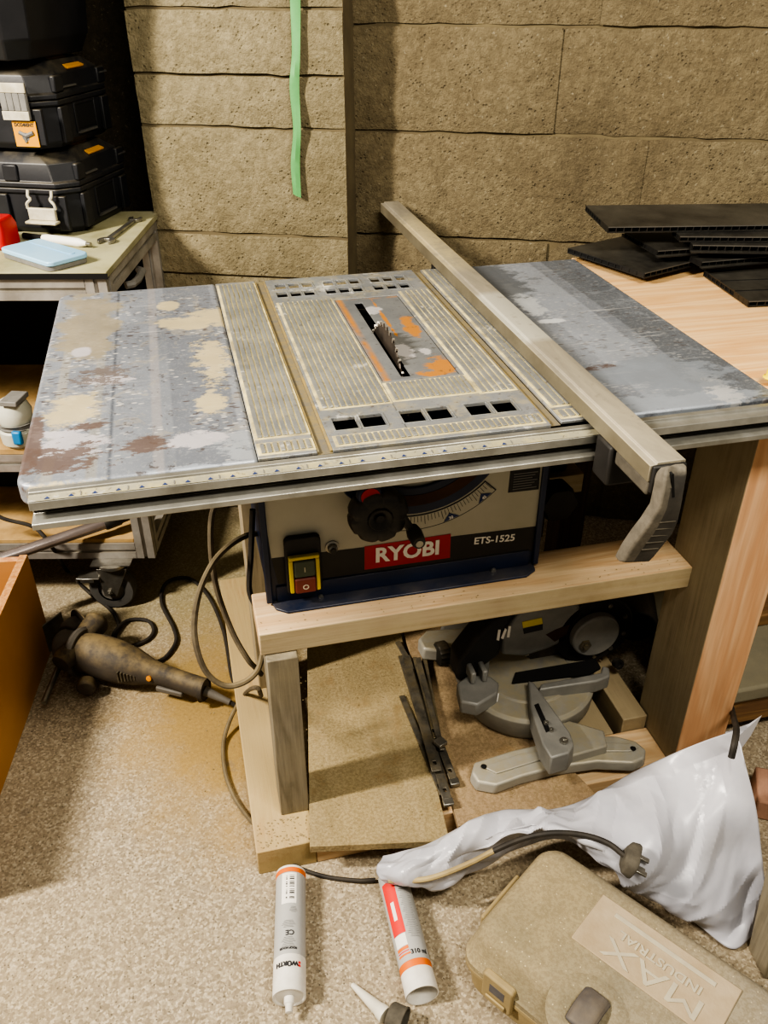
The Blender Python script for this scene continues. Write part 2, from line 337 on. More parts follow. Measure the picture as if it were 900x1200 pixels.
def fence_mat():
    g=G('dusty_fence'); v=g.map((14,3,8),(0,0,.5)); col=g.mix(g.ramp(g.noise(1.,6,.65,v,.8),[(.38,0.),(.62,1.)]),'857f72','a29a87')
    X=g.xyz(); f=g.ma('MULTIPLY',g.band(X[1],.28,.72,.08),g.ramp(g.noise(20,5,.7),[(.35,.2),(.55,1.)])); col=g.mix(g.ma('MULTIPLY',f,.8),col,'b9ac86')
    f2=g.band(X[1],-.05,.18,.02); col=g.mix(g.ma('MULTIPLY',f2,.8),col,'b5b3a6')
    col=g.mix(g.ma('MULTIPLY',g.ramp(g.noise(60,5,.7),[(.58,0.),(.66,1.)]),.4),col,'7c7568')
    return g.out(col,.6,.15,g.noise(90,5),.2,.001)
M['fence']=fence_mat()
M['fence_side']=simple('fence_side','77705f','8b8471',rough=.5,metal=.4,dust=('b5a780',.9))
M['grip']=simple('dusty_black_grip','3a3733','4b4741',rough=.8,sc=30,bump=.3,dust=('8d8576',.8,.3,.6,30))
M['grip_side']=simple('dusty_grip_side','5a554c','6d675c',rough=.95,sc=60,bump=.5,bsc=260)
M['blackp']=simple('black_plastic','1b1a18','2d2b28',rough=.5,sc=25,dust=('8b7f67',.5))
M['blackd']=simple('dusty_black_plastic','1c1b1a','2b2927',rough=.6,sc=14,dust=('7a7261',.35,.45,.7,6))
M['navy']=simple('navy_paint','15213a','1d2c49',rough=.4,sc=8,dust=('8b7f67',.3))
M['grey_decal']=simple('grey_decal','b7b3a4','a9a593',rough=.55,sc=5)
M['black_decal']=simple('black_decal','1a1a19','262523',rough=.5)
M['red_decal']=simple('red_decal','b8242c','a8262b',rough=.5)
M['white']=simple('white_print','e6e3dc',rough=.6)
M['ink']=simple('dark_print','2b2b2e',rough=.6)
M['ink_soft']=simple('grey_print','6d6c6a',rough=.6)
M['blue_ink']=simple('blue_print','2b3a66',rough=.6)
M['yellow']=simple('yellow_plastic','d8c42a','c4ae20',rough=.45,dust=('b0a05a',.4))
M['green_btn']=simple('green_button','3f4a3b','4a5444',rough=.5,dust=('8c856e',.3))
M['red_btn']=simple('red_button','6e2f28','7d3a30',rough=.5,dust=('8c856e',.3))
M['steel']=simple('steel','a9a7a0','85827a',rough=.35,metal=.85,sc=30)
M['steel_dark']=simple('oily_steel','5b564c','77705f',rough=.5,metal=.5,sc=40,dust=('8e7f5c',.6,.4,.65,20))
M['steel_bar']=simple('dull_steel_bar','54514b','736f66',rough=.45,metal=.6,sc=50,dust=('8d8063',.55,.45,.65,30))
M['blade']=simple('saw_blade','5c534b','3f3934',rough=.45,metal=.6,sc=30)
M['carbide']=simple('carbide','b9b3a8',rough=.35,metal=.7)
M['brown_in']=simple('brown_inside','3a2415','51341d',rough=.8)
M['plank']=simple('black_plank','201f1e','2c2b29',rough=.4,sc=5,dust=('6f6b60',.45,.35,.7,5))
M['plank_in']=simple('plank_hollow','060606',rough=.8)
M['plank_edge']=simple('plank_edge','4b4a47','5a5854',rough=.5)
M['toolbox']=simple('toolbox_black','1b1c20','292a2e',rough=.45,sc=9,dust=('766d58',.6,.38,.62,12))
M['toolbox_rim']=simple('toolbox_worn_edge','5e5c58','3a3937',rough=.6)
M['toolbox_y']=simple('toolbox_yellow','e0a020','d0921a',rough=.5)
M['latch']=simple('pale_latch','c9c4b2','aba48e',rough=.55,sc=40,dust=('ded3ae',.6))
M['latch_grey']=simple('latch_grey','6f6e6b','807e7a',rough=.6,sc=50)
M['trolley_top']=simple('dusty_top','a6a287','8e8a68',rough=.7,sc=11,bump=.3,dust=('adaa84',.7,.35,.6,10))
M['blue_tin']=simple('pale_blue_lid','8fbfe0','a4cbe6',rough=.35,sc=4)
M['redp']=simple('red_plastic','b31d1d',rough=.45)
M['shelf_board']=simple('shelf_board','b89a68','96794c',rough=.85,sc=14,bump=.4)
M['tyre']=simple('grey_tyre','4b4a47','5b5955',rough=.8,dust=('8f836a',.4))
M['hub']=simple('wheel_hub','85827b','6f6c66',rough=.6)
M['pipe']=simple('pinkish_pipe','a59a97','8d8481',rough=.35,metal=.7)
M['toolwhite']=simple('tool_white','c9cabd','b5b6a9',rough=.5)
M['toolblue']=simple('tool_blue','1f78ae',rough=.45)
M['boxbrown']=simple('orange_brown_board','b98a55','a87a47',rough=.75,sc=3,bump=.08,bsc=200)
M['grinder']=simple('dusty_grinder','3b3631','4c453b',rough=.7,sc=18,bump=.4,dust=('80704f',.85,.38,.6,25))
M['grinder_grey']=simple('grinder_grey','6a665f','55514b',rough=.6)
M['orange']=simple('orange_button','c98324',rough=.5)
M['cord']=simple('dusty_cord','6a604d','4d4538',rough=.8,sc=40,dust=('9b8a64',.5))
M['cord_dark']=simple('dark_cord','262320','3a352e',rough=.7,sc=30)
M['cord_tan']=simple('tan_cord','a8986f','8d7d58',rough=.8,sc=30)
M['saw_grey']=simple('dusty_cast_grey','83817a','98958b',rough=.6,metal=.2,sc=16,dust=('9b9278',.7,.35,.6,40))
M['saw_grey2']=simple('cast_grey','7b7b78','8c8b86',rough=.5,metal=.2,sc=20)
M['saw_pale']=simple('pale_cast_grey','9a9992','aaa89f',rough=.5,metal=.3,sc=16,dust=('a3987a',.6,.35,.6,30))
def plastic_mat():
    g=G('white_plastic_sheet'); col=g.mix(g.ramp(g.noise(6,5),[(.35,0.),(.65,1.)]),'b9b9bf','a8a9b2')
    d=g.ramp(g.noise(16,8,.75,None,.6),[(.6,0.),(.68,1.)]); d2=g.ramp(g.noise(3,3),[(.5,0.),(.62,1.)]); col=g.mix(g.ma('MULTIPLY',g.ma('MULTIPLY',d,d2),.6),col,'a89a7e')
    return g.out(col,.32,0,g.noise(40,4,.6),.12,.003,Subsurface_Weight=.0)
M['plastic']=plastic_mat()
def case_mat():
    g=G('dusty_case'); X=g.xyz(); col=g.mix(g.ramp(g.noise(5,6,.6),[(.35,0.),(.65,1.)]),'9d8f6f','80775f')
    f=g.ramp(g.ma('ADD',X[0],g.ma('MULTIPLY',g.noise(9,5),.12)),[(.12,0.),(.42,1.)]); 
    e=g.ramp(g.ma('ADD',g.ma('MULTIPLY',X[1],-1),g.ma('MULTIPLY',g.noise(12,5),.06)),[(.0,1.),(.07,0.)]); col=g.mix(g.ma('MULTIPLY',e,.7),col,'777066')
    col=g.mix(g.ma('MULTIPLY',f,.6),col,'8f8a80')
    col=g.mix(g.ma('MULTIPLY',g.ramp(g.noise(210,3,.7),[(.42,1.),(.58,0.)]),.4),col,'6d6049'); col=g.mix(g.ramp(g.vor(110),[(.06,.7),(.12,0.)]),col,'d3c6a2')
    return g.out(col,.9,0,g.ma('ADD',g.noise(220,4,.7),g.noise(60,4)),.4,.0015)
M['case']=case_mat()
M['case_edge']=simple('case_side','857757','958460',rough=.8,sc=18,bump=.3,dust=('a5946b',.6))
M['case_panel']=simple('case_panel','9c8b70','a89880',rough=.9,sc=25,bump=.5,bsc=220)
M['case_letter']=simple('case_letter','a39b88','b0a893',rough=.9,sc=30,bump=.5)
M['case_dark']=simple('case_handle_dark','5c5a5c','45444a',rough=.7,sc=30,dust=('8b7a58',.4))
M['tube_grey']=simple('tube_grey','b0b0ad','a5a5a3',rough=.45,sc=6)
M['tube_white']=simple('tube_white','dedbd4','cfcbc2',rough=.5,sc=40)
M['tube_orange']=simple('tube_orange','d96f24',rough=.5)
M['tube_red']=simple('tube_red','d8322c',rough=.5)
M['nozzle']=simple('clear_nozzle','cbc7b8','dad7ca',rough=.4)
M['capgrey']=simple('dusty_cap','5c574d','4a463e',rough=.9,sc=60,bump=.5)
M['slab']=simple('dusty_slab','847f6d','6f6b5c',rough=.85,sc=7,bump=.4,dust=('8f886f',.6))
M['pinkbrick']=simple('pink_brick','b08a74','9a7763',rough=.95,sc=30,bump=.5)
M['tape']=simple('green_tape','5a9a5c','6bab6a',rough=.5,sc=14)
M['yellowcap']=simple('yellow_cap','e8cf12',rough=.4)
M['motor']=simple('motor_black','12110f','262320',rough=.6,sc=20,dust=('6f6552',.5))
M['bottle']=simple('dark_brown_glass','2a1810','3a2216',rough=.2)
# ================================================================== the setting
def struct(name,bm,m,**k):
    o=obj(name,bm,m,**k); o['kind']='structure'; return o
bm=BM(); box(bm,-2.6,2.6,-1.4,3.4,-.06,0); struct('floor',bm,M['floor'])
WTH=R(-23); wd=Vector((math.cos(WTH),math.sin(WTH),0)); wn=Vector((-math.sin(WTH),math.cos(WTH),0))  # along / into the wall
PREC=Vector((.74,1.85,0)); PPIL=Vector((.74,1.73,0))
def wp(p0,s,d,z): return p0+wd*s+wn*d+Vector((0,0,z))
pil_r=(atp(404,150,PPIL,WTH)-PPIL).dot(wd); pil_l=(atp(165,148,PPIL,WTH)-PPIL).dot(wd)
def blocks(bm,p0,s0,s1,courses,joints,thick,jit=.004):
    """rough blocks of one wall face; joints[k] = joint positions along the wall for course k"""
    for k,(za,zb) in enumerate(courses):
        js=[s0]+[j for j in joints[k] if s0<j<s1]+[s1]
        for a,b in zip(js,js[1:]):
            g=.0; d=random.uniform(-jit,jit)
            q=[(a+(g if a>s0 else 0),za+.003),(b-(g if b<s1 else 0),za+.003),(b-(g if b<s1 else 0),zb-.003),(a+(g if a>s0 else 0),zb-.003)]
            # gridded front so the edges can be knocked about
            nx=max(2,int((b-a)/.03)); nz=max(2,int((zb-za)/.03)); V=[]
            for j in range(nz+1):
                row=[]
                for i in range(nx+1):
                    u,v=i/nx,j/nz; s=q[0][0]+(q[1][0]-q[0][0])*u; z=q[0][1]+(q[3][1]-q[0][1])*v
                    e=min(u*(b-a),(1-u)*(b-a),v*(zb-za),(1-v)*(zb-za)); w=noise.noise(Vector((s*14,z*14,k*3.1)))*.004+noise.noise(Vector((s*45,z*45,k)))*.0025
                    ez=min(v*(zb-za),(1-v)*(zb-za))
                    if e<1e-6 and ez>1e-6: dd=.0035
                    elif e<1e-6: z+=noise.noise(Vector((s*22,z*5,7)))*.004; dd=.004
                    else: dd=0
                    row.append(bm.verts.new(wp(p0,s,d+dd+w,z)))
                V.append(row)
            for j in range(nz):
                for i in range(nx): face(bm,(V[j][i],V[j][i+1],V[j+1][i+1],V[j+1][i]))
    # mortar bed behind the blocks
    z0,z1=courses[0][0],courses[-1][1]
    P=[wp(p0,s0,.0075,z0),wp(p0,s1,.0075,z0),wp(p0,s1,.0075,z1),wp(p0,s0,.0075,z1)]; prism(bm,P,wn*thick,1)
zr=lambda px,py,p0: atp(px,py,p0,WTH).z
pz=[zr(403,y,PPIL) for y in (330,280,153,90)]
c=[(-.0,.16),(.16,.375),(.375,pz[0]-.0),(pz[0],pz[1]),(pz[1],pz[2]),(pz[2],pz[3]),(pz[3],pz[3]+.118),(pz[3]+.118,1.5),(1.5,1.72),(1.72,1.94),(1.94,2.16),(2.16,2.5)]
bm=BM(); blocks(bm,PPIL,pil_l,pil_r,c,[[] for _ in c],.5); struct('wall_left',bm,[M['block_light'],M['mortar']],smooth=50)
rz=[zr(760,y,PREC) for y in (288,162,32)]
c=[(0,.14),(.14,.36),(.36,zr(730,566,PREC)),(zr(730,566,PREC),rz[0]),(rz[0],rz[1]),(rz[1],rz[2]),(rz[2],rz[2]+.22),(rz[2]+.22,rz[2]+.44),(rz[2]+.44,rz[2]+.66),(rz[2]+.66,2.5)]
sj=lambda px,py:(atp(px,py,PREC,WTH)-PREC).dot(wd)
js=[[-.2,.3],[0,.45],[-.3,.15],[sj(640,300),sj(640,300)+.45],[sj(525,200),sj(752,220),sj(752,220)+.44],[sj(655,90),sj(655,90)+.44],[-.3,.15],[0,.45],[-.3,.15],[0]]
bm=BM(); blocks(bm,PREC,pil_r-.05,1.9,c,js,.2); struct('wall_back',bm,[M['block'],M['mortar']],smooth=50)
# corner behind the trolley, left of the pillar; its shade is in the block colour
bm=BM(); prism(bm,[wp(PPIL,pil_l-1.6,.42,0),wp(PPIL,pil_l+.1,.42,0),wp(PPIL,pil_l+.1,.42,2.5),wp(PPIL,pil_l-1.6,.42,2.5)],wn*.1); struct('wall_corner',bm,M['block_shaded'])
# green tape hanging on the pillar
def tape():
    bm=BM(); ctr=[(346,-40),(348,0),(349,60),(347,100),(350,150),(348,190),(350,226)]; n=len(ctr); L=[];Rr=[]
    for i,(px,py) in enumerate(ctr):
        w=6.0-.2*i; tw=(.35 if i in(2,4) else .0)
        a=atp(px-w*(1-.2*tw),py,PPIL,WTH)-wn*(.012+.004*(i%2)); b=atp(px+w*(1-.2*tw),py+(4 if i==n-1 else 0),PPIL,WTH)-wn*(.012+.006*tw+.003*((i+1)%2)); L.append(a); Rr.append(b)
    L=spline(L,5); Rr=spline(Rr,5); A=[bm.verts.new(p) for p in L]; B=[bm.verts.new(p) for p in Rr]
    Cc=[bm.verts.new((p+q)/2-wn*.003) for p,q in zip(L,Rr)]
    for i in range(len(A)-1): face(bm,(A[i],Cc[i],Cc[i+1],A[i+1])); face(bm,(Cc[i],B[i],B[i+1],Cc[i+1]))
    solo('masking_tape',bm,M['tape'],'long strip of green tape hanging down the block pillar','tape')
tape()
# ================================================================== the stand and the bench
BZ=.056
bench=thing('workbench','rough timber workbench carrying the table saw, with pale planed worktop at right','workbench',(.4,1.1,0))
def part(name,m,fn,bev=.002,**k):
    bm=BM(); fn(bm); return obj(name,bm,m,bench,bev=bev,**k)
bx=lambda *a:(lambda bm:box(bm,*a))
part('leg',M['wood_grey_z'],bx(.053,.100,.940,1.0,BZ,.399))
part('leg',M['wood_z'],bx(.053,.100,1.245,1.34,BZ,.62))
def legr(bm):
    box(bm,.741,.833,.882,1.012,0.0,.745,mi=0)
    for f in bm.faces:
        f.normal_update()
        if f.normal.y<-.9: f.material_index=1
part('leg',[M['wood_z'],M['wood_orange_z']],legr)
part('leg',M['wood_dark'],bx(.70,.755,1.34,1.40,BZ,.745))
def beam(bm):
    box(bm,.047,.741,.953,1.052,.4,.44)
    for f in bm.faces:
        f.normal_update()
        if f.normal.y<-.9: f.material_index=1
part('beam',[M['wood_x'],M['wood_dusty_x']],beam)
part('beam',M['wood_dusty_x'],bx(.1005,.70,1.27,1.36,.4,.44))
part('rail',M['wood_y'],bx(.004,.1,.8785,1.62,0,BZ))
part('rail',M['wood_x'],bx(.1005,.7405,.8785,.975,0,BZ))
part('rail',M['wood_dusty_y'],bx(.62,.675,.976,1.62,0,BZ))
part('rail',M['wood_dusty_y'],bx(.69,.738,.976,1.62,0,BZ+.03))
part('rail',M['wood_beam'],bx(.1005,.619,1.42,1.5,0,BZ))
part('rail',M['wood_beam'],bx(.834,1.5,.96,1.0,.035,.10))
part('apron',M['wood_y'],bx(.762,.80,1.013,1.5,.635,.744))
part('apron',M['wood_beam'],bx(.834,1.5,.90,.945,.62,.745))
part('worktop',M['worktop'],bx(.742,1.62,.845,1.52,.7455,.776),bev=.003)
# slabs on the low shelf at the right
solo('shelf_slab',box(BM(),.85,1.45,.95,1.38,.1005,.135),M['slab'],'dust-covered grey slab on the low timber at the right, beside the tall orange leg','slab',bev=.006)
solo('offcut_board',box(BM(),.98,1.4,1.1,1.36,.1355,.165),M['wood_beam'],'short brown board lying on the grey slab at the right edge','board',bev=.003)
def upright():
    a=at(895,1150,0); M4=Matrix.Translation((a.x,a.y,0))@Matrix.Rotation(R(-7),4,'X')@Matrix.Rotation(R(-8),4,'Z')
    bm=box(BM(),0,.05,0,.05,0.005,.21,M4); solo('timber_offcut',bm,M['wood_grey_z'],'narrow grey timber standing upright at the right edge beside white plastic','timber offcut',bev=.002)
upright()
b=at(880,945,.0); bm=box(BM(),-.025,.05,-.04,.04,0,.045,Matrix.Translation((b.x+.03,b.y,0))@Matrix.Rotation(R(-30),4,'Z'))
solo('brick',bm,M['pinkbrick'],'pinkish brick fragment on the floor behind the white plastic sheet','brick',bev=.004)
# dark things behind the saw under the table
def tub():
    bm=BM(); x0,x1,y0,y1=.52,.68,1.275,1.355; loft(bm,[[(x0+.01,y0+.01,.4405),(x1-.01,y0+.01,.4405),(x1-.01,y1-.01,.4405),(x0+.01,y1-.01,.4405)],[(x0,y0,.53),(x1,y0,.53),(x1,y1,.53),(x0,y1,.53)]])
    solo('storage_tub',bm,M['black_and_shade'],'black tub on the rear beam behind the blue saw cabinet','tub',bev=.006)
tub()
# ================================================================== boards on the bottom of the stand
def board(name,pts,z0,z1,m,label):
    P=[Vector((p[0],p[1],z0)) for p in pts]; solo(name,prism(BM(),P,(0,0,z1-z0)),m,label,'board','boards on the bottom rails',bev=.001)
S=lambda px,py,z=.07:tuple(at(px,py,z)[:2])
fl=S(363,993);fr=S(527,986)
board('board',[fl,fr,(.367,1.40),(.172,1.40)],BZ+.0005,.072,M['sheet_green'],'greenish sawdust-covered board on the bottom rails left of the steel bars')
board('board',[S(537,968),S(706,938),(.53,1.0),(.515,1.40),(.372,1.40)],BZ+.0005,.07,M['sheet_brown'],'brown dusty board under the mitre saw')
# flat steel bars lying on the boards
def bar(p0,p1,w,t,z,lab,cut=0,m='steel_bar',tip=False):
    a=at(p0[0],p0[1],z); b=at(p1[0],p1[1],z); d=(b-a); L=d.length; ang=math.atan2(d.y,d.x); mid=(a+b)/2; mid.z=z
    th=thing('steel_bar',lab,'steel bar',mid,ang,'flat steel bars on the boards')
    bm=BM(); hs=[(L/2-.022,L/2-.014,-.003,.003)]; holes_plate(bm,-L/2,L/2,-w/2,w/2,0,t,hs); obj('bar',bm,M[m],th,bev=.0008,local=True)
    if tip: obj('end_cap',box(BM(),L/2+.0002,L/2+.014,-w/2-.001,w/2+.001,0,t+.002),M['steel'],th,bev=.0015,local=True)
bar((466,753),(506,822),.011,.004,.0735,'flat dusty steel bar at the left back end of the bundle, holed at its end')
bar((476,770),(524,938),.016,.005,.078,'longest wide steel bar in the bundle, bright block at its near end',tip=True)
bar((471,816),(519,932),.011,.003,.0735,'thin rounded steel bar sticking out left of the bundle, small hole at far end')
bar((494,757),(514,868),.009,.012,.0735,'dark narrow steel bar standing on edge at the right back of the bundle',m='steel_dark')
bar((486,775),(510,870),.008,.012,.0735,'dusty thin steel bar on edge in the middle of the bundle',m='steel_dark')
bar((513,868),(531,915),.014,.006,.074,'short dark steel bar at the right front of the bundle with a bright end',tip=True)
bar((478,783),(512,905),.018,.004,.0885,'widest dusty steel bar lying on top of the bundle, with a patch of sawdust')
bar((490,772),(518,880),.010,.004,.0865,'narrow steel bar on top of the bundle at its right')
bar((470,770),(516,915),.012,.005,.0736,'grey steel bar at the left of the bundle under the widest one')
p=at(516,872,.097); solo('steel_nut',box(BM(),-.009,.009,-.009,.009,0,.008,Matrix.Translation(p)@Matrix.Rotation(R(25),4,'Z')),M['steel'],'small square bright steel nut on the bar bundle','nut',bev=.001)
# ================================================================== the table saw
ZT=.78
saw=thing('table_saw','blue and grey table saw with a paint-spattered metal table and side wings','table saw',SAW)
sp=lambda name,bm,m,par=None,**k: obj(name,bm,m,par or saw,**k)
def wing(x0,x1,y0,y1,left):
    r=.022; pts=[]
    if left: pts=[(x1,y0),(x1,y1)]+[(x0+r-r*math.sin(t),y1-r+r*math.cos(t)) for t in [PI/2*k/6 for k in range(7)]]+[(x0+r-r*math.cos(t),y0+r-r*math.sin(t)) for t in [PI/2*k/6 for k in range(7)]]
    else: pts=[(x0,y0),(x1,y0),(x1,y1),(x0,y1)]
    bm=BM(); prism(bm,[(p[0],p[1],.7525) for p in pts],(0,0,ZT-.7525)); return bm
sp('extension_wing',wing(-.199,.0615,.853,1.508,True),M['wing_l'],bev=.005,seg=3)
sp('extension_wing',wing(.4925,.739,.8605,1.498,False),M['wing_r'],bev=.003)
CZ=.7755
cells=[]
for row in (0,1):
    for k in range(9):
        x=.162+k*.0232+(k//3)*.0145+ (-.003 if row else 0); y=(1.447 if row==0 else 1.404); cells.append((x,x+.0185,y,y+.027))
front=[]
for k in range(6):
    x=.161+k*.0345+(k//2)*.0165; front.append((x,x+.0295,.903,.936))
HI=(.249,.358,1.03,1.372)
bm=BM(); holes_plate(bm,.1485,.418,.856,1.503,CZ,ZT,cells+front+[HI]); top=sp('table_top',bm,M['cast'],bev=.0015)
bm=BM(); holes_plate(bm,.062,.130,.856,1.505,CZ,ZT,[]); sp('table_strip',bm,M['cast'],bev=.001)
bm=BM(); holes_plate(bm,.434,.492,.862,1.50,CZ,ZT,[]); sp('table_strip',bm,M['cast'],bev=.001)
bm=BM(); box(bm,.1302,.1483,.856,1.505,CZ,ZT-.004); box(bm,.1302,.1325,.858,1.50,ZT-.004,ZT-.0008,mi=1); box(bm,.1455,.1483,.858,1.50,ZT-.004,ZT-.0008,mi=1); sp('mitre_slot',bm,[M['slot'],M['slotedge']],bev=.0006)
bm=BM(); box(bm,.4182,.4338,.862,1.50,CZ,ZT-.006); box(bm,.4182,.4205,.864,1.495,ZT-.006,ZT-.0008,mi=1); sp('mitre_slot',bm,[M['slot'],M['slotedge']],bev=.0006)
def ribs(x0,x1,y0,y1,n,w,h=.0016,slant=0):
    bm=BM(); box(bm,x0-.003,x1+.003,y0-.004,y1+.004,ZT-.0005,ZT+.0003,mi=1)
    for k in range(n):
        x=x0+(x1-x0)*(k+.5)/n; q=[(x-w/2,y0),(x+w/2,y0),(x+w/2,y1),(x-w/2,y1)]; prism(bm,[(a,b,ZT+.0003) for a,b in q],(0,0,h))
    return bm
def ribpart(*a,par=None,**k): sp('rib_field',ribs(*a,**k),[M['rib'],M['groove']],par,bev=.0006)
strip_l=[o for o in C.objects if o.name=='table_strip'][0]; strip_r=[o for o in C.objects if o.name=='table_strip.001'][0]
ribpart(.066,.127,.905,1.49,8,.0055,par=strip_l); ribpart(.066,.127,.866,.888,8,.0048,par=strip_l)
ribpart(.155,.243,.965,1.375,11,.0056,par=top); ribpart(.366,.413,.965,1.385,5,.0062,par=top)
ribpart(.25,.36,.968,1.02,16,.0046,par=top); ribpart(.156,.412,.866,.886,34,.005,par=top)
ribpart(.439,.488,.905,1.492,5,.0072,par=strip_r); ribpart(.439,.488,.872,.89,5,.006,par=strip_r)
for h in cells+front:   # raised frame round each opening
    a=.002; bm=BM()
    for q in ((h[0]-a,h[1]+a,h[2]-a,h[2]),(h[0]-a,h[1]+a,h[3],h[3]+a),(h[0]-a,h[0],h[2],h[3]),(h[1],h[1]+a,h[2],h[3])): box(bm,*q,ZT-.0004,ZT+.0009)
    sp('opening_rim',bm,M['rib'],top,bev=.0004)
bm=BM(); holes_plate(bm,.2502,.3568,1.0312,1.3708,ZT-.003,ZT-.0006,[(.278,.2915,1.040,1.349)]); ins=sp('insert_plate',bm,M['insert'],bev=.0006)
# blade
def blade(cx,cy,cz,r,th,axis,n,name,par,mats,hub=.03):
    x,y,d=frame(axis); bm=BM(); out=[]
    for k in range(n):
        t0=2*PI*k/n; s=2*PI/n
        for f,rr in ((0,.955),(.35,.94),(.62,.97),(.8,1.0),(.98,.985)): t=t0+f*s; out.append(Vector((cx,cy,cz))+(x*math.cos(t)+y*math.sin(t))*r*rr-d*th/2)
    prism(bm,out,d*th)
    lathe(bm,[(0,-th),(hub,-th),(hub,th),(0,th)],(cx,cy,cz),d,24,1); 
    for k in range(n):
        t=2*PI*(k+.88)/n; c=Vector((cx,cy,cz))+(x*math.cos(t)+y*math.sin(t))*r*.975; u=(x*math.cos(t)+y*math.sin(t)); v=d.cross(u)
        Mx=Matrix(((u.x,v.x,d.x,c.x),(u.y,v.y,d.y,c.y),(u.z,v.z,d.z,c.z),(0,0,0,1))); box(bm,-.0035,.0035,-.0014,.0014,-th*.75,th*.75,Mx,mi=1)
    return obj(name,bm,mats,par,smooth=20)
blade(.2853,1.150,.684,.127,.0022,(1,0,0),40,'saw_blade',saw,[M['blade'],M['carbide']])
# front rail: extruded profile (forward distance, z)
def rail(x0,x1):
    y=.853; pr=[(0,.7775),(.009,.7775),(.010,.774),(.0225,.7725),(.0235,.7625),(.010,.7615),(.010,.7520),(.026,.7510),(.031,.7500),(.0315,.7430),(.0,.7430)]
    bm=BM(); prism(bm,[(x0,y-d,z) for d,z in pr],(x1-x0,0,0)); return bm
fr_=sp('front_rail',rail(-.1845,.86),M['alu'],bev=.0008)
bm=BM(); prism(bm,[(-.1845,.853-.0104,.7745),(-.1845,.853-.0222,.7731),(-.1845,.853-.0222,.7734),(-.1845,.853-.0104,.7748)],(.685,0,0)); 
sp('scale_band',bm,M['rail_band'],fr_)
bm=BM(); box(bm,-.183,.855,.853-.0105,.853-.0102,.7525,.7612); sp('channel',bm,M['dark_slot'],fr_)
bm=BM()
for k in range(22):
    x=-.165+k*.0245; z=lambda d:.7745-(d-.0104)*.1186+.0007
    prism(bm,[(x-.003,.853-.0205,z(.0205)),(x+.003,.853-.0205,z(.0205)),(x,.853-.0165,z(.0165))],(0,0,.0003))
    if k%2: prism(bm,[(x+.0095,.853-.0205,z(.0205)),(x+.0105,.853-.0205,z(.0205)),(x+.0105,.853-.014,z(.014)),(x+.0095,.853-.014,z(.014))],(0,0,.0003),1)
sp('scale_marks',bm,[M['blue_ink'],M['ink_soft']],fr_)
bm=BM(); box(bm,.062,.492,.862,.875,.735,.7595); box(bm,.062,.492,1.485,1.50,.72,.7595); box(bm,.0635,.075,.876,1.484,.72,.7595); box(bm,.48,.491,.876,1.484,.72,.7595); sp('table_skirt',bm,M['blackd'])
bm=BM(); box(bm,.0752,.262,.8755,1.4845,.712,.7195); box(bm,.31,.4798,.8755,1.4845,.712,.7195); box(bm,.2622,.3098,.8755,1.0,.712,.7195); box(bm,.2622,.3098,1.30,1.4845,.712,.7195); sp('shade_liner',bm,M['black_and_shade'])  # added black plates under the table that keep its openings dark
# ---- cabinet
YF=1.02; X0,X1=.071,.497
def cab():
    bm=BM(); pts=[(X0,.4445),(X1,.4445),(X1,.7195),(X0,.7195)]
    t=.004
    box(bm,X0,X1,YF,YF+t,.4445,.7195)            # face
    box(bm,X0,X0+t,YF+t,1.40,.4445,.7195); box(bm,X1-t,X1,YF+t,1.40,.4445,.7195); box(bm,X0,X1,1.40,1.404,.4445,.7195)
    box(bm,X0-.004,X0+.006,YF-.006,YF,.4445,.7195); box(bm,X1-.006,X1+.004,YF-.006,YF,.4445,.7195)
    return bm
cb=sp('cabinet',cab(),M['navy'],bev=.002)
bm=BM(); prism(bm,[(X0+.008,1.002,.4405),(X0+.024,.990,.4405),(X1-.025,.990,.4405),(X1-.006,1.002,.4405),(X1,1.03,.4405),(X0,1.03,.4405)],(0,0,.0038)); prism(bm,[(X0+.012,YF-.0005,.444),(X1-.012,YF-.0005,.444),(X1-.012,YF-.0005,.472),(X0+.012,YF-.0005,.472)],(0,-.003,0)); sp('mounting_flange',bm,M['navy'],cb,bev=.001)
def decal(name,px,m,off=.0006,par=None):
    bm=BM(); P=[aty(x,y,YF) for x,y in px]; prism(bm,[p+Vector((0,-off,0)) for p in P],(0,.0004,0)); return sp(name,bm,m,par or cb)
decal('grey_panel',[(318,655),(632,618),(641,520),(303,560)],M['grey_decal'],.0008)
decal('black_band',[(318,654),(631,616),(629,645),(326,684)],M['black_decal'],.0012)
rd=decal('red_badge',[(427,640),(528,625),(527,653),(427,667)],M['red_decal'],.0016)
def wtext(s,px,py,pxr,size,m,name,par,bold,off,sx=1):
    a=aty(px,py,YF); b=aty(pxr[0],pxr[1],YF); d=(b-a); a=(a+b)/2; o=a+Vector((0,-off,0)); return sp(name,text_bm(s,size,basis(o,(d.x,0,d.z),(-d.z,0,d.x)),.0003,bold,sx=sx),m,par)
wtext('RYOBI',439,651,(515,641),.036,M['white'],'badge_lettering',rd,.0012,.0022,1.0)
wtext('ETS-1525',552,634,(606,629),.0175,M['white'],'model_lettering',cb,.0004,.0018,1.0)
decal('warning_label',[(598,550),(633,546),(631,573),(595,577)],M['black_decal'],.0012)
bm=BM()
a=aty(600,553,YF);b=aty(630,572,YF)
for k in range(7):
    z=a.z-.004-(a.z-b.z-.006)*k/6.5; box(bm,a.x+.003,b.x-.003-.008*((k*7)%3)/2,YF-.0018,YF-.0015,z-.0009,z+.0009)
sp('warning_print',bm,M['ink_soft'],cb)
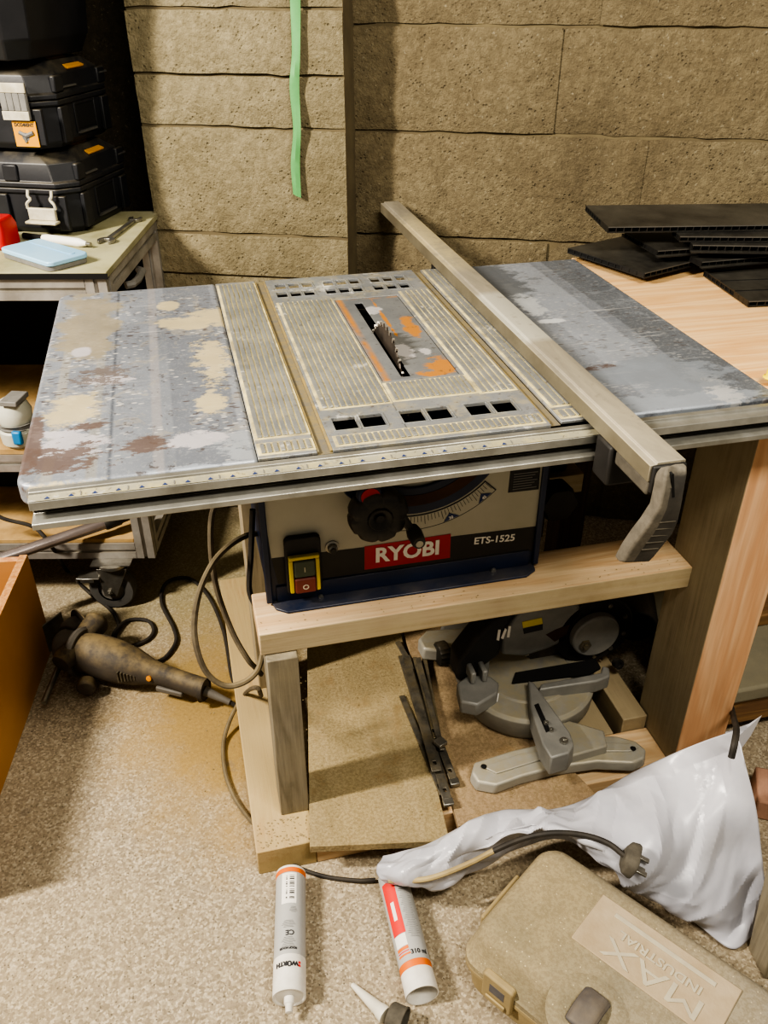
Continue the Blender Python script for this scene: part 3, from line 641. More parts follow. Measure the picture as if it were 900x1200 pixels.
# tilt slot, rim and scale
cx,cz=.297,.712
def arc(r0,r1,a0,a1,y0,y1,n=28,cap=True):
    bm=BM(); out=[(cx+r1*math.cos(R(a0+(a1-a0)*k/n)),cz+r1*math.sin(R(a0+(a1-a0)*k/n))) for k in range(n+1)]; inn=[(cx+r0*math.cos(R(a0+(a1-a0)*k/n)),cz+r0*math.sin(R(a0+(a1-a0)*k/n))) for k in range(n+1)]
    pts=out
    if cap:
        rm=(r1-r0)/2; ma=R(a1); mc=(cx+(r0+rm)*math.cos(ma),cz+(r0+rm)*math.sin(ma)); pts=out+[(mc[0]+rm*math.cos(ma+PI*k/8),mc[1]+rm*math.sin(ma+PI*k/8)) for k in range(1,8)]
    pts=pts+inn[::-1]
    if cap:
        ma=R(a0); mc=(cx+(r0+rm)*math.cos(ma),cz+(r0+rm)*math.sin(ma)); pts=pts+[(mc[0]-rm*math.cos(ma-0+PI*k/8),mc[1]-rm*math.sin(ma+PI*k/8)) for k in range(1,8)]
    prism(bm,[(x,y0,z) for x,z in pts],(0,y1-y0,0)); return bm
sp('tilt_slot_rim',arc(.095,.141,222,322,YF-.006,YF-.0014),M['navy'],cb,bev=.002)
sp('tilt_slot',arc(.108,.126,224,320,YF-.0066,YF-.0062),M['brown_in'],cb)
sc=sp('tilt_scale',arc(.146,.172,262,316,YF-.0017,YF-.0010,cap=False),M['ink'],cb)
sp('scale_face',arc(.1475,.1705,262.6,315.4,YF-.0021,YF-.0017,cap=False),M['grey_decal'],sc)
bm=BM()
for k in range(26):
    a=R(265+k*2); l=.010 if k%5 else .015
    p=[(cx+r*math.cos(a+s*.0022),cz+r*math.sin(a+s*.0022)) for r,s in ((.1485,-1),(.1485,1),(.1485+l,1),(.1485+l,-1))]; prism(bm,[(x,YF-.0025,z) for x,z in p],(0,.0003,0))
sp('scale_ticks',bm,M['ink'],sc)
bm=BM()
for a in (289,309):
    p=[(cx+r*math.cos(R(a+s)),cz+r*math.sin(R(a+s))) for r,s in ((.158,0),(.1695,4.2),(.1695,-4.2))]; prism(bm,[(x,YF-.0030,z) for x,z in p],(0,.0003,0))
sp('angle_marks',bm,M['blue_ink'],sc)
for a,t in ((289,'30'),(309,'45')):
    ct=(cx+.1663*math.cos(R(a)),cz+.1663*math.sin(R(a))); u=(-math.sin(R(a)),0,math.cos(R(a))); w=(-math.cos(R(a)),0,-math.sin(R(a)))
    sp('angle_number',text_bm(t,.0068,basis((ct[0],YF-.0034,ct[1]),u,w),.0002,.0002),M['white'],sc)
# hand wheel
WY=.972; wc=aty(445,607,WY)
def wheel():
    bm=BM(); sq=lambda f:1.02-.085*max(0,math.cos(2*PI*8*f+.6))**3
    lathe(bm,[(0,-.002),(.016,-.002),(.0165,.004),(.021,.006),(.037,.004),(.0415,-.002),(.043,-.012),(.0415,-.022),(.036,-.026),(0,-.026)],wc,(0,-1,0),128,0,sq)
    return bm
hw=sp('hand_wheel',wheel(),M['blackp'],bev=0,smooth=50)
sp('wheel_hub',lathe(BM(),[(0,.001),(.007,.001),(.008,.0015),(.0145,.0068),(.0165,.0072),(.0175,.006),(.0175,.003)],wc,(0,-1,0),32),M['blackp'],hw)
sp('axle',lathe(BM(),[(0,-.05),(.006,-.05),(.006,.004),(0,.004)],wc,(0,-1,0),16),M['blackd'],hw)
k1=aty(488,630,.958); k0=Vector((wc.x+.022,WY+.004,wc.z+.012))
bm=BM(); loft(bm,[[k0+Vector((0,dy,dz)) for dy,dz in((-.006,-.014),(.006,-.014),(.006,.014),(-.006,.014))],[Vector((k1.x,WY,k1.z))+Vector((0,dy,dz)) for dy,dz in((-.006,-.010),(.006,-.010),(.006,.010),(-.006,.010))]]); sp('crank_arm',bm,M['blackp'],hw,bev=.003)
kb=sp('crank_knob',lathe(BM(),[(0,-.022),(.0095,-.022),(.0115,-.010),(.010,.012),(.0085,.016),(0,.016)],k1,(0,-1,0),24),M['blackp'],hw)
sp('knob_screw',lathe(BM(),[(0,.0162),(.0055,.0162),(.0055,.0172),(0,.0172)],k1,(0,-1,0),16),M['steel'],kb)
bm=BM(); a=aty(432,577,.985); lathe(bm,[(0,0),(.0185,0),(.0185,.008),(.016,.012),(0,.012)],a,(0,-1,0),32); ix=sp('tilt_lock_knob',bm,M['navy'],bev=.001)
sp('knob_face',lathe(BM(),[(0,.0121),(.0135,.0121),(.0135,.0132),(0,.0132)],a,(0,-1,0),32),M['red_decal'],ix)
# switch
def swp(cx_,cz_,w,h,r,y0,y1): return prism(BM(),[(cx_+a,y0,cz_+b) for a,b in rrect(w,h,r)],(0,y1-y0,0))
a=aty(331,629,YF);b=aty(377,685,YF); sx_,sz_=(a.x+b.x)/2,(a.z+b.z)/2; sw=sp('switch_box',swp(sx_,sz_,.053,.100,.008,YF-.012,YF-.0013),M['blackd'],bev=.002)
zc=sz_-.011
bm=BM()
for q in ((-.0225,.0225,.027,.033),(-.0225,-.0165,-.031,.027),(.0165,.0225,-.031,.027)): box(bm,sx_+q[0],sx_+q[1],YF-.020,YF-.012,zc+q[2],zc+q[3])
sp('yellow_frame',bm,M['yellow'],sw,bev=.0015)
gb=sp('green_button',swp(sx_,zc+.011,.031,.029,.003,YF-.021,YF-.0121),M['green_btn'],sw,bev=.002)
rb=sp('red_button',swp(sx_,zc-.018,.031,.026,.003,YF-.023,YF-.0121),M['red_btn'],sw,bev=.002)
sp('on_mark',text_bm('I',.012,basis((sx_,YF-.0213,zc+.010),(1,0,0),(0,0,1)),.0002,.0002),M['latch'],gb)
sp('off_mark',text_bm('O',.012,basis((sx_,YF-.0233,zc-.020),(1,0,0),(0,0,1)),.0002,.0002),M['latch'],rb)
a=aty(389,640,YF); rs=sp('reset_button',lathe(BM(),[(0,.001),(.0105,.001),(.0105,.003),(.0075,.004),(.0070,.010),(.005,.012),(0,.012)],a,(0,-1,0),24),M['steel'])
sp('button_cap',lathe(BM(),[(0,.0121),(.0048,.0121),(.0045,.016),(0,.0165)],a,(0,-1,0),20),M['blackp'],rs)
for px,py in ((376,699),(578,668)):
    a=aty(px,py,1.014); sp('screw',lathe(BM(),[(0,0),(.0045,0),(.004,.003),(0,.0035)],a,(0,-1,0),16),M['steel'],cb)
# motor beside the cabinet
bm=BM(); lathe(bm,[(0,0),(.05,0),(.055,.01),(.055,.10),(.045,.13),(.02,.14),(0,.14)],(.50,1.17,.635),(1,0,-.08),36); 
mo=sp('motor',bm,M['motor'],bev=.002)
bm=BM()
for k in range(10): t=2*PI*k/10; box(bm,.53,.60,-.004,.004,.054,.060,Matrix.Translation((0,1.17,.635))@Matrix.Rotation(t,4,'X'))
sp('cooling_fins',bm,M['motor'],mo)
bm=BM(); c_=aty(655,590,1.075); lathe(bm,[(0,-.03),(.030,-.03),(.032,0),(.028,.008),(.012,.010),(0,.010)],c_,(0,-1,0),36,0,lambda f:1+.05*math.cos(2*PI*6*f)); sp('lock_knob',bm,M['motor'])
bm=BM(); box(bm,.498,.54,1.09,1.10,.4405,.70); sp('motor_plate',bm,M['motor'])
# grip of a dark mount under the left wing
bm=BM(); tube(bm,[(.0,1.16,.745),(.03,1.14,.71),(.0665,1.12,.675)],.014,8); sp('wing_strut',bm,M['blackd'])
# ================================================================== rip fence
FZ0,FZ1=.7828,.806
fen=thing('rip_fence','long dusty aluminium rip fence lying front to back across the saw table','rip fence',(.483,1.1,FZ0))
fx0,fx1,fy0,fy1=.4615,.5035,.700,1.925
pr=[(fx0,FZ0),(fx1,FZ0),(fx1,FZ1-.001),(fx1-.002,FZ1),(fx0+.0085,FZ1),(fx0+.0075,FZ1-.0025),(fx0,FZ1-.003)]
bm=BM(); prism(bm,[(x,fy0,z) for x,z in pr],(0,fy1-fy0,0))
for f in bm.faces:
    if f.calc_center_median().x<fx0+.002: f.material_index=1
body=obj('fence_body',bm,[M['fence'],M['fence_side']],fen,bev=.0008)
obj('end_cap',box(BM(),fx0+.002,fx1-.001,fy0-.006,fy0-.0002,FZ0-.012,FZ1-.002),M['blackd'],fen,bev=.002)
obj('rail_clamp',box(BM(),fx0-.002,fx0+.04,.78,.819,.73,FZ0-.0003),M['blackd'],fen,bev=.004)
obj('clamp_plate',box(BM(),fx0+.001,fx0+.012,fy0,.775,.765,FZ0-.0003),M['capgrey'],fen,bev=.003)
bm=BM(); box(bm,fx0+.002,fx0+.016,1.512,1.53,.755,FZ0-.0003); box(bm,fx0-.006,fx0+.016,1.512,1.525,.7545,.768); obj('rear_hook',bm,M['blackd'],fen,bev=.002)
st=[(546,775,806,-.014),(556,773,806,-.022),(572,771,803,-.027),(595,766,799,-.027),(612,755,795,-.023),(626,744,789,-.018),(642,733,776,-.011),(653,727,767,-.006),(659,724,761,-.003)]
def sect(py,l,r,dy):
    y=fy0+dy; w=r-l; return [aty(l+1,py,y+.009),aty(l+w*.20,py,y+.001),aty(l+w*.38,py,y+.001),aty(l+w*.48,py,y+.004),aty(r,py,y+.004),Vector(aty(r,py,y+.004))+Vector((0,.012,0)),Vector(aty(l+1,py,y+.009))+Vector((0,.012,0))]
lv=loft(BM(),[sect(*q) for q in st])
bmesh.ops.recalc_face_normals(lv,faces=lv.faces[:])
lv.faces.ensure_lookup_table()
for k,f in enumerate(lv.faces):
    if k<7*(len(st)-1) and k%7 in (0,1,2,6): f.material_index=1
lev=obj('lever',lv,[M['grip'],M['grip_side']],fen,bev=.003,seg=3)
bm=BM()
for py,l,r,dy in ((612,773,792,-.0195),(620,768,789,-.0165),(628,763,784,-.0135),(636,757,778,-.0105),(644,752,772,-.007)):
    a=aty(l,py,fy0+dy);b=aty(r,py-2,fy0+dy); prism(bm,[a,b,b+Vector((0,0,-.0014)),a+Vector((0,0,-.0014))],(0,.004,0))
obj('grip_ridges',bm,M['grip_side'],lev)
bm=BM(); a=aty(787,556,fy0-.0235); b=aty(788,583,fy0-.0235); prism(bm,[a,a+Vector((.0028,0,0)),b+Vector((.0028,0,0)),b],(0,.006,0)); obj('lever_slot',bm,M['black_and_shade'],lev)
# ================================================================== black hollow planks on the worktop
def plank(corner,ang,L,W,T,z,label,tilt=0,prof='box',roll=0):
    """corner = front left corner; the plank runs to the right along ang, W deep away from the camera"""
    th=thing('cladding_plank',label,'plank',(corner[0],corner[1],z),ang,'black hollow planks on the worktop'); th.rotation_euler=(roll,tilt,ang)
    bm=BM(); k=.0018; n=max(2,int(W/.016))
    box(bm,0,L,0,W,0,k); box(bm,0,L,0,W,T-k,T)
    nx=int(L/.014)
    # cells are open along the cut front edge
    for i in range(nx+1): x=min(L-k,i*L/nx); box(bm,x,x+k,0.0,W*.3,k,T-k)
    for i in range(n+1): y=min(W-k,i*W/n); box(bm,0,k,y,y+k,k,T-k)
    box(bm,k,L-k,W*.3,W-k,k,T-k,mi=1)
    if prof=='lip': box(bm,-.004,L,-.010,0,0,k*1.3); box(bm,0,L,W,W+.01,0,T*.5)
    if prof=='groove': box(bm,0,L,W*.30,W*.34,T,T+.0015); box(bm,0,L,W*.62,W*.66,T,T+.0015)
    obj('plank_body',bm,[M['plank'],M['plank_in']],th,local=True); 
    obj('cut_edge',box(BM(),0,L,-.0006,0,T-k*.9,T+.0002),M['plank_edge'],th,local=True)
WZ=.7765
a=at(755,318,WZ+.012); 
def deg(p,q,z): d=at(*q,z)-at(*p,z); return math.atan2(d.y,d.x)
def pile(px,back,z,L,W,T,label,**k):
    c=at(*px,z+T); plank(c,deg(px,back,z+T)-PI/2,L,W,T,z,label,**k)
pile((878,353),(824,316),.7770,.55,.17,.010,'lowest black grooved plank at the front right of the pile',prof='groove')
pile((756,320),(670,292),.7885,.175,.19,.010,'short black plank at the lower left of the pile, long edge slanting to the wall')
pile((823,307),(793,292),.7990,.50,.13,.010,'black plank with dusty top at the front of the pile',prof='lip')
pile((771,294),(728,270),.8095,.34,.13,.010,'black plank peeping out left between the lowest and the thin ones',prof='lip')
pile((812,287),(803,277),.8200,.5,.05,.012,'lower of the two thin black planks under the topmost one',prof='lip')
pile((797,277),(786,266),.8325,.5,.05,.010,'thin black plank directly under the topmost one')
pile((713,266),(690,244),.8430,.75,.165,.011,'topmost wide black plank of the pile, open cells along its front edge')
p=at(899,451,.777); bm=BM(); lathe(bm,[(0,0),(.009,0),(.0095,.003),(.008,.006),(.0075,.018),(.005,.020),(0,.020)],(p.x+.004,p.y,.7855),(0,0,1),24); lathe(bm,[(.0096,.001),(.0115,.002),(.0096,.004)],(p.x+.004,p.y,.7855),(0,0,1),24)
solo('bottle_cap',bm,M['yellowcap'],'small bright yellow cap at the right edge where the wood worktop meets the metal wing','cap')
# ================================================================== aluminium trolley
TA=R(-13); TL=Vector((-.13,1.635,0)); TR_=Matrix.Translation(TL)@Matrix.Rotation(TA,4,'Z')
trol=thing('trolley','aluminium-profile trolley on castors with a dusty top, left of the saw','trolley',TL,TA)
def tp(name,fn,m,par=None,**k):
    bm=BM(); fn(bm); return obj(name,bm,m,par or trol,local=True,**k)
def prof_bar(bm,a,b,s=.04):   # slotted aluminium profile between two local points along one axis
    a=Vector(a);b=Vector(b); ax=max(range(3),key=lambda i:abs(b[i]-a[i])); lo=[min(a[i],b[i])-(0 if i==ax else s/2) for i in range(3)]; hi=[max(a[i],b[i])+(0 if i==ax else s/2) for i in range(3)]
    o=[i for i in range(3) if i!=ax]; q=s/2; w=.004; t=.006
    sec=[(-q,-q),(-w,-q),(-w,-q+t),(w,-q+t),(w,-q),(q,-q),(q,-w),(q-t,-w),(q-t,w),(q,w),(q,q),(w,q),(w,q-t),(-w,q-t),(-w,q),(-q,q),(-q,w),(-q+t,w),(-q+t,-w),(-q,-w)]
    P=[]
    for u,v in sec:
        p=[0,0,0]; p[ax]=lo[ax]; p[o[0]]=(lo[o[0]]+hi[o[0]])/2+u; p[o[1]]=(lo[o[1]]+hi[o[1]])/2+v; P.append(p)
    e=[0,0,0]; e[ax]=hi[ax]-lo[ax]; prism(bm,P,e)
TW=.9; TD=.46; TZ=.777
tp('top_panel',lambda b:box(b,-TW,.004,-.004,TD,TZ-.012,TZ),M['trolley_top'],bev=.001)
tp('panel_edge',lambda b:box(b,-TW,.006,-.006,-.0042,TZ-.0125,TZ-.002),M['black_and_shade'])
tp('top_rail',lambda b:prof_bar(b,(-TW,.02,TZ-.034),(-.041,.02,TZ-.034)),M['alu_dull'])
tp('top_rail',lambda b:prof_bar(b,(-.02,.041,TZ-.034),(-.02,TD-.041,TZ-.034)),M['alu_dull'])
tp('post',lambda b:prof_bar(b,(-.02,.02,.13),(-.02,.02,TZ-.0125)),M['alu_dull'])
tp('post',lambda b:prof_bar(b,(-.02,TD-.02,.13),(-.02,TD-.02,TZ-.0125)),M['alu_dull'])
tp('shelf_rail',lambda b:prof_bar(b,(-TW,.02,.15),(-.041,.02,.15)),M['alu_dull'])
tp('shelf_rail',lambda b:prof_bar(b,(-.02,.041,.15),(-.02,TD-.041,.15)),M['alu_dull'])
tp('shelf_rail',lambda b:prof_bar(b,(-TW,.02,.375),(-.20,.02,.375)),M['alu_dull'])
tp('shelf_rail',lambda b:prof_bar(b,(-TW,TD*.55,.15),(-.041,TD*.55,.15)),M['alu_dull'])
tp('shelf',lambda b:box(b,-TW,-.042,.004,TD,.1705,.180),M['shelf_board'],bev=.001)
tp('shelf',lambda b:box(b,-TW,-.20,.002,TD,.3955,.408),M['shelf_board'],bev=.001)
tp('back_panel',lambda b:box(b,-TW,-.042,TD-.012,TD-.004,.19,TZ-.06),M['black_and_shade'])
tp('handle_loop',lambda b:tube(b,[(-.012,.16,.70),(.0,.17,.70),(.004,.20,.70),(.0,.26,.70),(-.012,.27,.70)],.008,8),M['latch_grey'])
# castor
def castor():
    cw=at(133,687,.052); l=TR_.inverted()@cw; r=.052
    c=tp('castor',lambda b:(lathe(b,[(0,0),(.033,0),(.036,.004),(.036,.010),(0,.010)],(l.x+.012,l.y,.117),(0,0,1),28),box(b,l.x-.032,l.x+.056,l.y-.028,l.y+.028,.127,.1298)),M['steel'])
    ax=(0,1,0)
    w=tp('wheel',lambda b:lathe(b,[(.030,-.016),(r-.004,-.016),(r,-.010),(r,.010),(r-.004,.016),(.030,.016)],(l.x,l.y,.052),ax,40),M['tyre'],c)
    tp('hub',lambda b:lathe(b,[(0,-.013),(.008,-.016),(.012,-.013),(.030,-.011),(.0305,0),(.030,.011),(0,.012)],(l.x,l.y,.052),ax,32),M['hub'],c)
    def fork(b):
        for s in (-1,1):
            y=l.y+s*.0205; prism(b,[(l.x-.016,y,.040),(l.x+.012,y,.040),(l.x+.046,y,.1168),(l.x-.022,y,.1168)],(0,.002*s,0))
    tp('fork',fork,M['steel'],c,bev=.0008)
    tp('axle_bolt',lambda b:lathe(b,[(0,0),(.007,0),(.007,.005),(.003,.005),(.003,.008),(0,.008)],(l.x-.002,l.y-.0226,.052),(0,-1,0),6),M['steel'],c)
    tp('brake_pedal',lambda b:(box(b,l.x-.070,l.x-.018,l.y-.030,l.y+.0,.092,.096),box(b,l.x-.070,l.x-.066,l.y-.030,l.y,.082,.096),box(b,l.x-.06,l.x-.03,l.y-.031,l.y-.029,.085,.096)),M['steel'],c,bev=.001)
castor()
# ---- things on the trolley
def chamf(w,d,c): return [(-w/2+c,-d/2),(w/2-c,-d/2),(w/2,-d/2+c),(w/2,d/2-c),(w/2-c,d/2),(-w/2+c,d/2),(-w/2,d/2-c),(-w/2,-d/2+c)]
BR=at(84,277,TZ); BA=R(-25)
def toolbox(label,z0,h,lidf,latch_closed,sticker,shift=(0,0),w=.44,d=.27):
    ang=BA; c,s=math.cos(ang),math.sin(ang)
    ctr=Vector((BR.x,BR.y,0))+Vector((c,s,0))*(-w/2+.02+shift[0])+Vector((-s,c,0))*(d/2-.0+shift[1]); 
    t=thing('toolbox',label,'toolbox',(ctr.x,ctr.y,z0),ang,'stacked black toolboxes')
    def q(name,fn,m,par=None,**k):
        bm=BM(); fn(bm); return obj(name,bm,m,par or t,local=True,**k)
    hb=h*lidf; C8=lambda w,d,cc,z:[(x,y,z) for x,y in chamf(w,d,cc)]
    bs=q('base',lambda b:loft(b,[C8(w-.03,d-.03,.03,0),C8(w-.012,d-.012,.035,.012),C8(w-.010,d-.010,.036,hb-.012),C8(w,d,.036,hb-.010),C8(w,d,.036,hb-.001)]),M['toolbox'],bev=.002)
    ld=q('lid',lambda b:loft(b,[C8(w,d,.036,hb+.001),C8(w,d,.036,hb+.010),C8(w-.006,d-.006,.038,hb+.012),C8(w-.012,d-.012,.042,h-.020),C8(w-.05,d-.045,.055,h)]),M['toolbox'],bev=.002)
    # ribs on the front and right faces
    for x in (-.02,.06,.19): q('rib',lambda b:box(b,x-.012,x+.012,-d/2-.003,-d/2+.006,.010,hb-.013),M['toolbox'],bs,bev=.002)
    for y in (-.085,.085): q('rib',lambda b:box(b,w/2-.006,w/2+.003,y-.014,y+.014,.010,hb-.013),M['toolbox'],bs,bev=.002)
    for x in (.0,.09): q('rib',lambda b:box(b,x-.016,x+.016,-d/2-.001,-d/2+.010,hb+.012,h-.022),M['toolbox'],ld,bev=.003)
    for y in (-.085,.09): q('rib',lambda b:box(b,w/2-.010,w/2+.001,y-.016,y+.016,hb+.012,h-.022),M['toolbox'],ld,bev=.003)
    for y0,y1,z in ((-.07,-.02,hb+.018),(.08,.115,hb+.030)): q('worn_edge',lambda b:box(b,w/2-.004,w/2+.0012,y0,y1,z,z+.003),M['toolbox_rim'],ld)
    q('worn_edge',lambda b:box(b,w/2-.006,w/2+.0003,-.035,.04,.018,.022),M['toolbox_rim'],bs)
    q('side_recess',lambda b:box(b,w/2-.0068,w/2-.0045,-.03,.045,.026,hb-.018),M['black_and_shade'],bs)
    q('recess_frame',lambda b:[box(b,w/2-.006,w/2-.003,*s) for s in ((-.037,-.031,.020,hb-.012),(.046,.052,.020,hb-.012),(-.031,.046,hb-.0175,hb-.012))],M['toolbox'],bs,bev=.001)
    q('lock_button',lambda b:loft(b,[[(w/2-.050,y0,h-.012+dz) for y0,dz in ((-.03,.011),(.035,.011))]+[(w/2-.007,y0,h-.021+dz) for y0,dz in ((.035,.004),(-.03,.004))],[(w/2-.050,y0,h-.012+dz) for y0,dz in ((-.03,.016),(.035,.016))]+[(w/2-.005,y0,h-.021+dz) for y0,dz in ((.035,.008),(-.03,.008))]]),M['toolbox_y'],ld,bev=.001)
    lx=w/2-.066
    if latch_closed:
        la=q('latch',lambda b:box(b,lx-.028,lx+.028,-d/2-.0105,-d/2-.0035,hb-.032,hb+.033),M['latch_grey'],bev=.002)
        q('latch_pad',lambda b:box(b,lx-.028,lx+.028,-d/2-.0135,-d/2-.0106,hb-.032,hb-.016),M['latch'],la,bev=.001)
        q('latch_pad',lambda b:box(b,lx-.03,lx+.03,-d/2-.0135,-d/2-.0106,hb+.016,hb+.033),M['latch'],la,bev=.001)
        q('latch_grip',lambda b:[box(b,lx-.027+k*.0136,lx-.027+k*.0136+.0128,-d/2-.0125,-d/2-.0106,hb-.0155,hb+.0155) for k in range(4)],M['latch_grey'],la,bev=.001)
    else:
        la=q('latch',lambda b:(box(b,lx-.03,lx+.03,-d/2-.020,-d/2-.011,hb-.058,hb-.034),box(b,lx-.034,lx+.034,-d/2-.032,-d/2-.011,hb-.064,hb-.058)),M['latch'],bev=.002)
        for s in (-1,1): q('latch_hook',lambda b:tube(b,spline([(lx+s*.026,-d/2-.010,hb-.001),(lx+s*.026,-d/2-.014,hb-.012),(lx+s*.022,-d/2-.014,hb-.018),(lx+s*.030,-d/2-.016,hb-.026),(lx+s*.031,-d/2-.015,hb-.036)],4),.003,6),M['latch'],la)
    if sticker:
        st=q('sticker',lambda b:box(b,lx-.016,lx+.034,-d/2-.0062,-d/2-.0045,.008,hb-.034),M['toolbox_y'],bs)
        yy=-d/2-.0066
        obj('sticker_lettering',text_bm('DCG405NT',.0085,basis((lx+.009,yy+.0002,hb-.041),(1,0,0),(0,0,1)),.0002,.0004,sx=.95),M['ink'],st,local=True)
        def pic(b):
            tube(b,[(lx-.004,yy,.034),(lx+.010,yy,.028),(lx+.026,yy,.034)],.0042,6); lathe(b,[(0,0),(.008,0),(0,.0006)],(lx+.008,yy+.0003,.026),(0,-1,0),14); tube(b,[(lx+.006,yy,.026),(lx+.008,yy,.016)],.003,6)
        q('sticker_picture',pic,M['ink_soft'],st)
    return t
toolbox('black toolbox at the bottom of the stack, with its pale latch hanging open',TZ+.0005,.158,.58,False,False)
toolbox('black toolbox in the middle of the stack, grey closed latch and orange picture sticker',TZ+.1655,.152,.58,True,True,shift=(-.012,-.005))
# crate on top
ctr=Vector((BR.x,BR.y,0))+Vector((math.cos(BA),math.sin(BA),0))*(-.215)+Vector((-math.sin(BA),math.cos(BA),0))*.10; zc0=TZ+.3245
tb=thing('storage_crate','large black crate topmost on the toolbox stack, cut off by the top of the picture','crate',(ctr.x,ctr.y,zc0),BA)
C8=lambda w,d,cc,z:[(x,y,z) for x,y in chamf(w,d,cc)]
bm=BM(); loft(bm,[C8(.40,.26,.03,0),C8(.425,.285,.035,.03),C8(.43,.29,.035,.034),C8(.47,.32,.035,.30)]); obj('crate_body',bm,M['toolbox'],tb,local=True,bev=.003)
bm=BM(); loft(bm,[C8(.49,.34,.035,.3005),C8(.49,.34,.035,.33),C8(.45,.30,.035,.345)]); obj('crate_lid',bm,M['toolbox'],tb,local=True,bev=.003)
# blue lid tin
p0=at(52,297,TZ+.012); an=deg((12,290),(52,312),TZ+.012)
tin=thing('tin_box','pale blue flat plastic box with rounded corners at the trolley front edge','box',(p0.x,p0.y,TZ+.0005),R(-52))
pt=rrect(.165,.088,.013); bm=BM(); prism(bm,[(x*.97,y*.97,0) for x,y in pt],(0,0,.009)); obj('box_base',bm,M['latch_grey'],tin,local=True,bev=.001)
bm=BM(); prism(bm,[(x,y,.0092) for x,y in pt],(0,0,.009)); ld=obj('box_lid',bm,M['blue_tin'],tin,local=True,bev=.002)
bm=BM(); prism(bm,[(x,y+.018,.0183) for x,y in rrect(.135,.012,.005)],(0,0,.0012)); obj('lid_ridge',bm,M['blue_tin'],ld,local=True,bev=.0005)
# spanner
w1=at(122,284,TZ+.004); w2=at(160,256,TZ+.004); d=(w2-w1); an=math.atan2(d.y,d.x); L=d.length
bm=BM(); prism(bm,[(.02,-.006,0),(L-.015,-.0048,0),(L-.015,.0048,0),(.02,.006,0)],(0,0,.006))
def jaw(b,cx,r,dirn,gap):
    pts=[]; 
    for k in range(25):
        a=R(gap+ (360-2*gap)*k/24)+(0 if dirn>0 else PI); pts.append((cx+r*math.cos(a),r*math.sin(a),-.0005))
    tip=dirn*r*.1; pts+= [(cx+tip,-r*.42,-.0005),(cx-dirn*r*.25,-r*.3,-.0005),(cx-dirn*r*.25,r*.3,-.0005),(cx+tip,r*.42,-.0005)] if dirn>0 else [(cx+tip,r*.42,-.0005),(cx-dirn*r*.25,r*.3,-.0005),(cx-dirn*r*.25,-r*.3,-.0005),(cx+tip,-r*.42,-.0005)]
    prism(b,pts,(0,0,.007))
jaw(bm,.012,.018,-1,32); jaw(bm,L-.008,.015,1,32)
bm.transform(Matrix.Translation((w1.x,w1.y,TZ+.001))@Matrix.Rotation(an,4,'Z')); solo('spanner',bm,M['steel'],'open-ended steel spanner lying beside the toolboxes on the trolley','spanner',bev=.001)
# knife / marker
a=at(28,276,TZ+.008); b=at(104,286,TZ+.008); d=(b-a).normalized(); L=(b-a).length
mk=thing('marker_pen','clear and white marker pen lying behind the blue box','pen',(a.x,a.y,TZ),0)
bm=BM(); cyl(bm,a,a+d*(L*.30),.006,seg=16); obj('pen_barrel',bm,M['black_and_shade'],mk)
bm=BM(); lathe(bm,[(0,0),(.007,0),(.0085,.01),(.009,L*.55),(.004,L*.66),(0,L*.66)],a+d*(L*.305),d,16); obj('pen_body',bm,M['white'],mk)
bm=BM(); lathe(bm,[(0,L*.965),(.0035,L*.965),(.004,L*1.03),(0,L*1.03)],a,d,12); obj('pen_tip',bm,M['steel'],mk)
p=at(-8,291,TZ); bm=BM(); loft(bm,[[(x*s,y*s,z) for x,y in rrect(.085,.07,.012)] for z,s in ((.0005,1),(.040,1),(.056,.86))]); bm.transform(Matrix.Translation((p.x,p.y+.02,TZ))@Matrix.Rotation(R(-20),4,'Z'))
solo('red_case',bm,M['redp'],'bright red plastic case at the left edge of the trolley top','case',bev=.003)
# ---- on the trolley's shelves
p=TR_@Vector((-.245,.03,.4085)); pw=thing('power_tool','white tool housing with a blue button on the middle trolley shelf','power tool',p,R(-20))
bm=BM(); lathe(bm,[(0,0),(.028,0),(.036,.008),(.038,.035),(.030,.045),(.033,.055),(.036,.075),(.028,.095),(.012,.104),(0,.105)],(0,0,0),(0,0,1),28); obj('tool_housing',bm,M['toolwhite'],pw,local=True)
bm=BM(); box(bm,.006,.026,-.042,-.031,.016,.046); obj('tool_button',bm,M['toolblue'],pw,local=True,bev=.004)
bm=BM(); lathe(bm,[(.0385,.044),(.0345,.044),(.034,.053),(.0385,.053)],(0,0,0),(0,0,1),28); obj('tool_band',bm,M['latch_grey'],pw,local=True,bev=.001)
obj('tool_clip',box(BM(),-.006,.03,-.035,.02,.099,.110),M['latch_grey'],pw,local=True,bev=.002)
a=at(-20,662,.20); b=at(124,613,.215); e=at(165,597,.222)
vp=thing('vacuum_pipe','pinkish metal vacuum pipe with black end, lying across the low trolley shelf','pipe',(a.x,a.y,a.z),0)
bm=BM(); cyl(bm,a,b,.0125,seg=20); obj('pipe',bm,M['pipe'],vp)
d=(e-b).normalized(); bm=BM(); lathe(bm,[(0,-.004),(.0145,-.004),(.016,.0),(.016,.03),(.0135,.034),(.0135,.05),(.016,.054),(.016,.075),(0,.075)],b,d,20); obj('pipe_coupling',bm,M['blackp'],vp)
# dark boxes deep in the trolley shelves
p=TR_@Vector((-.5,.30,.1805)); bm=BM(); box(bm,-.28,.22,-.07,.07,0,.16,Matrix.Translation(p)@Matrix.Rotation(TA,4,'Z')); solo('shelf_crate',bm,M['blackd'],'dark crate in the shadow on the low trolley shelf','crate',bev=.006)
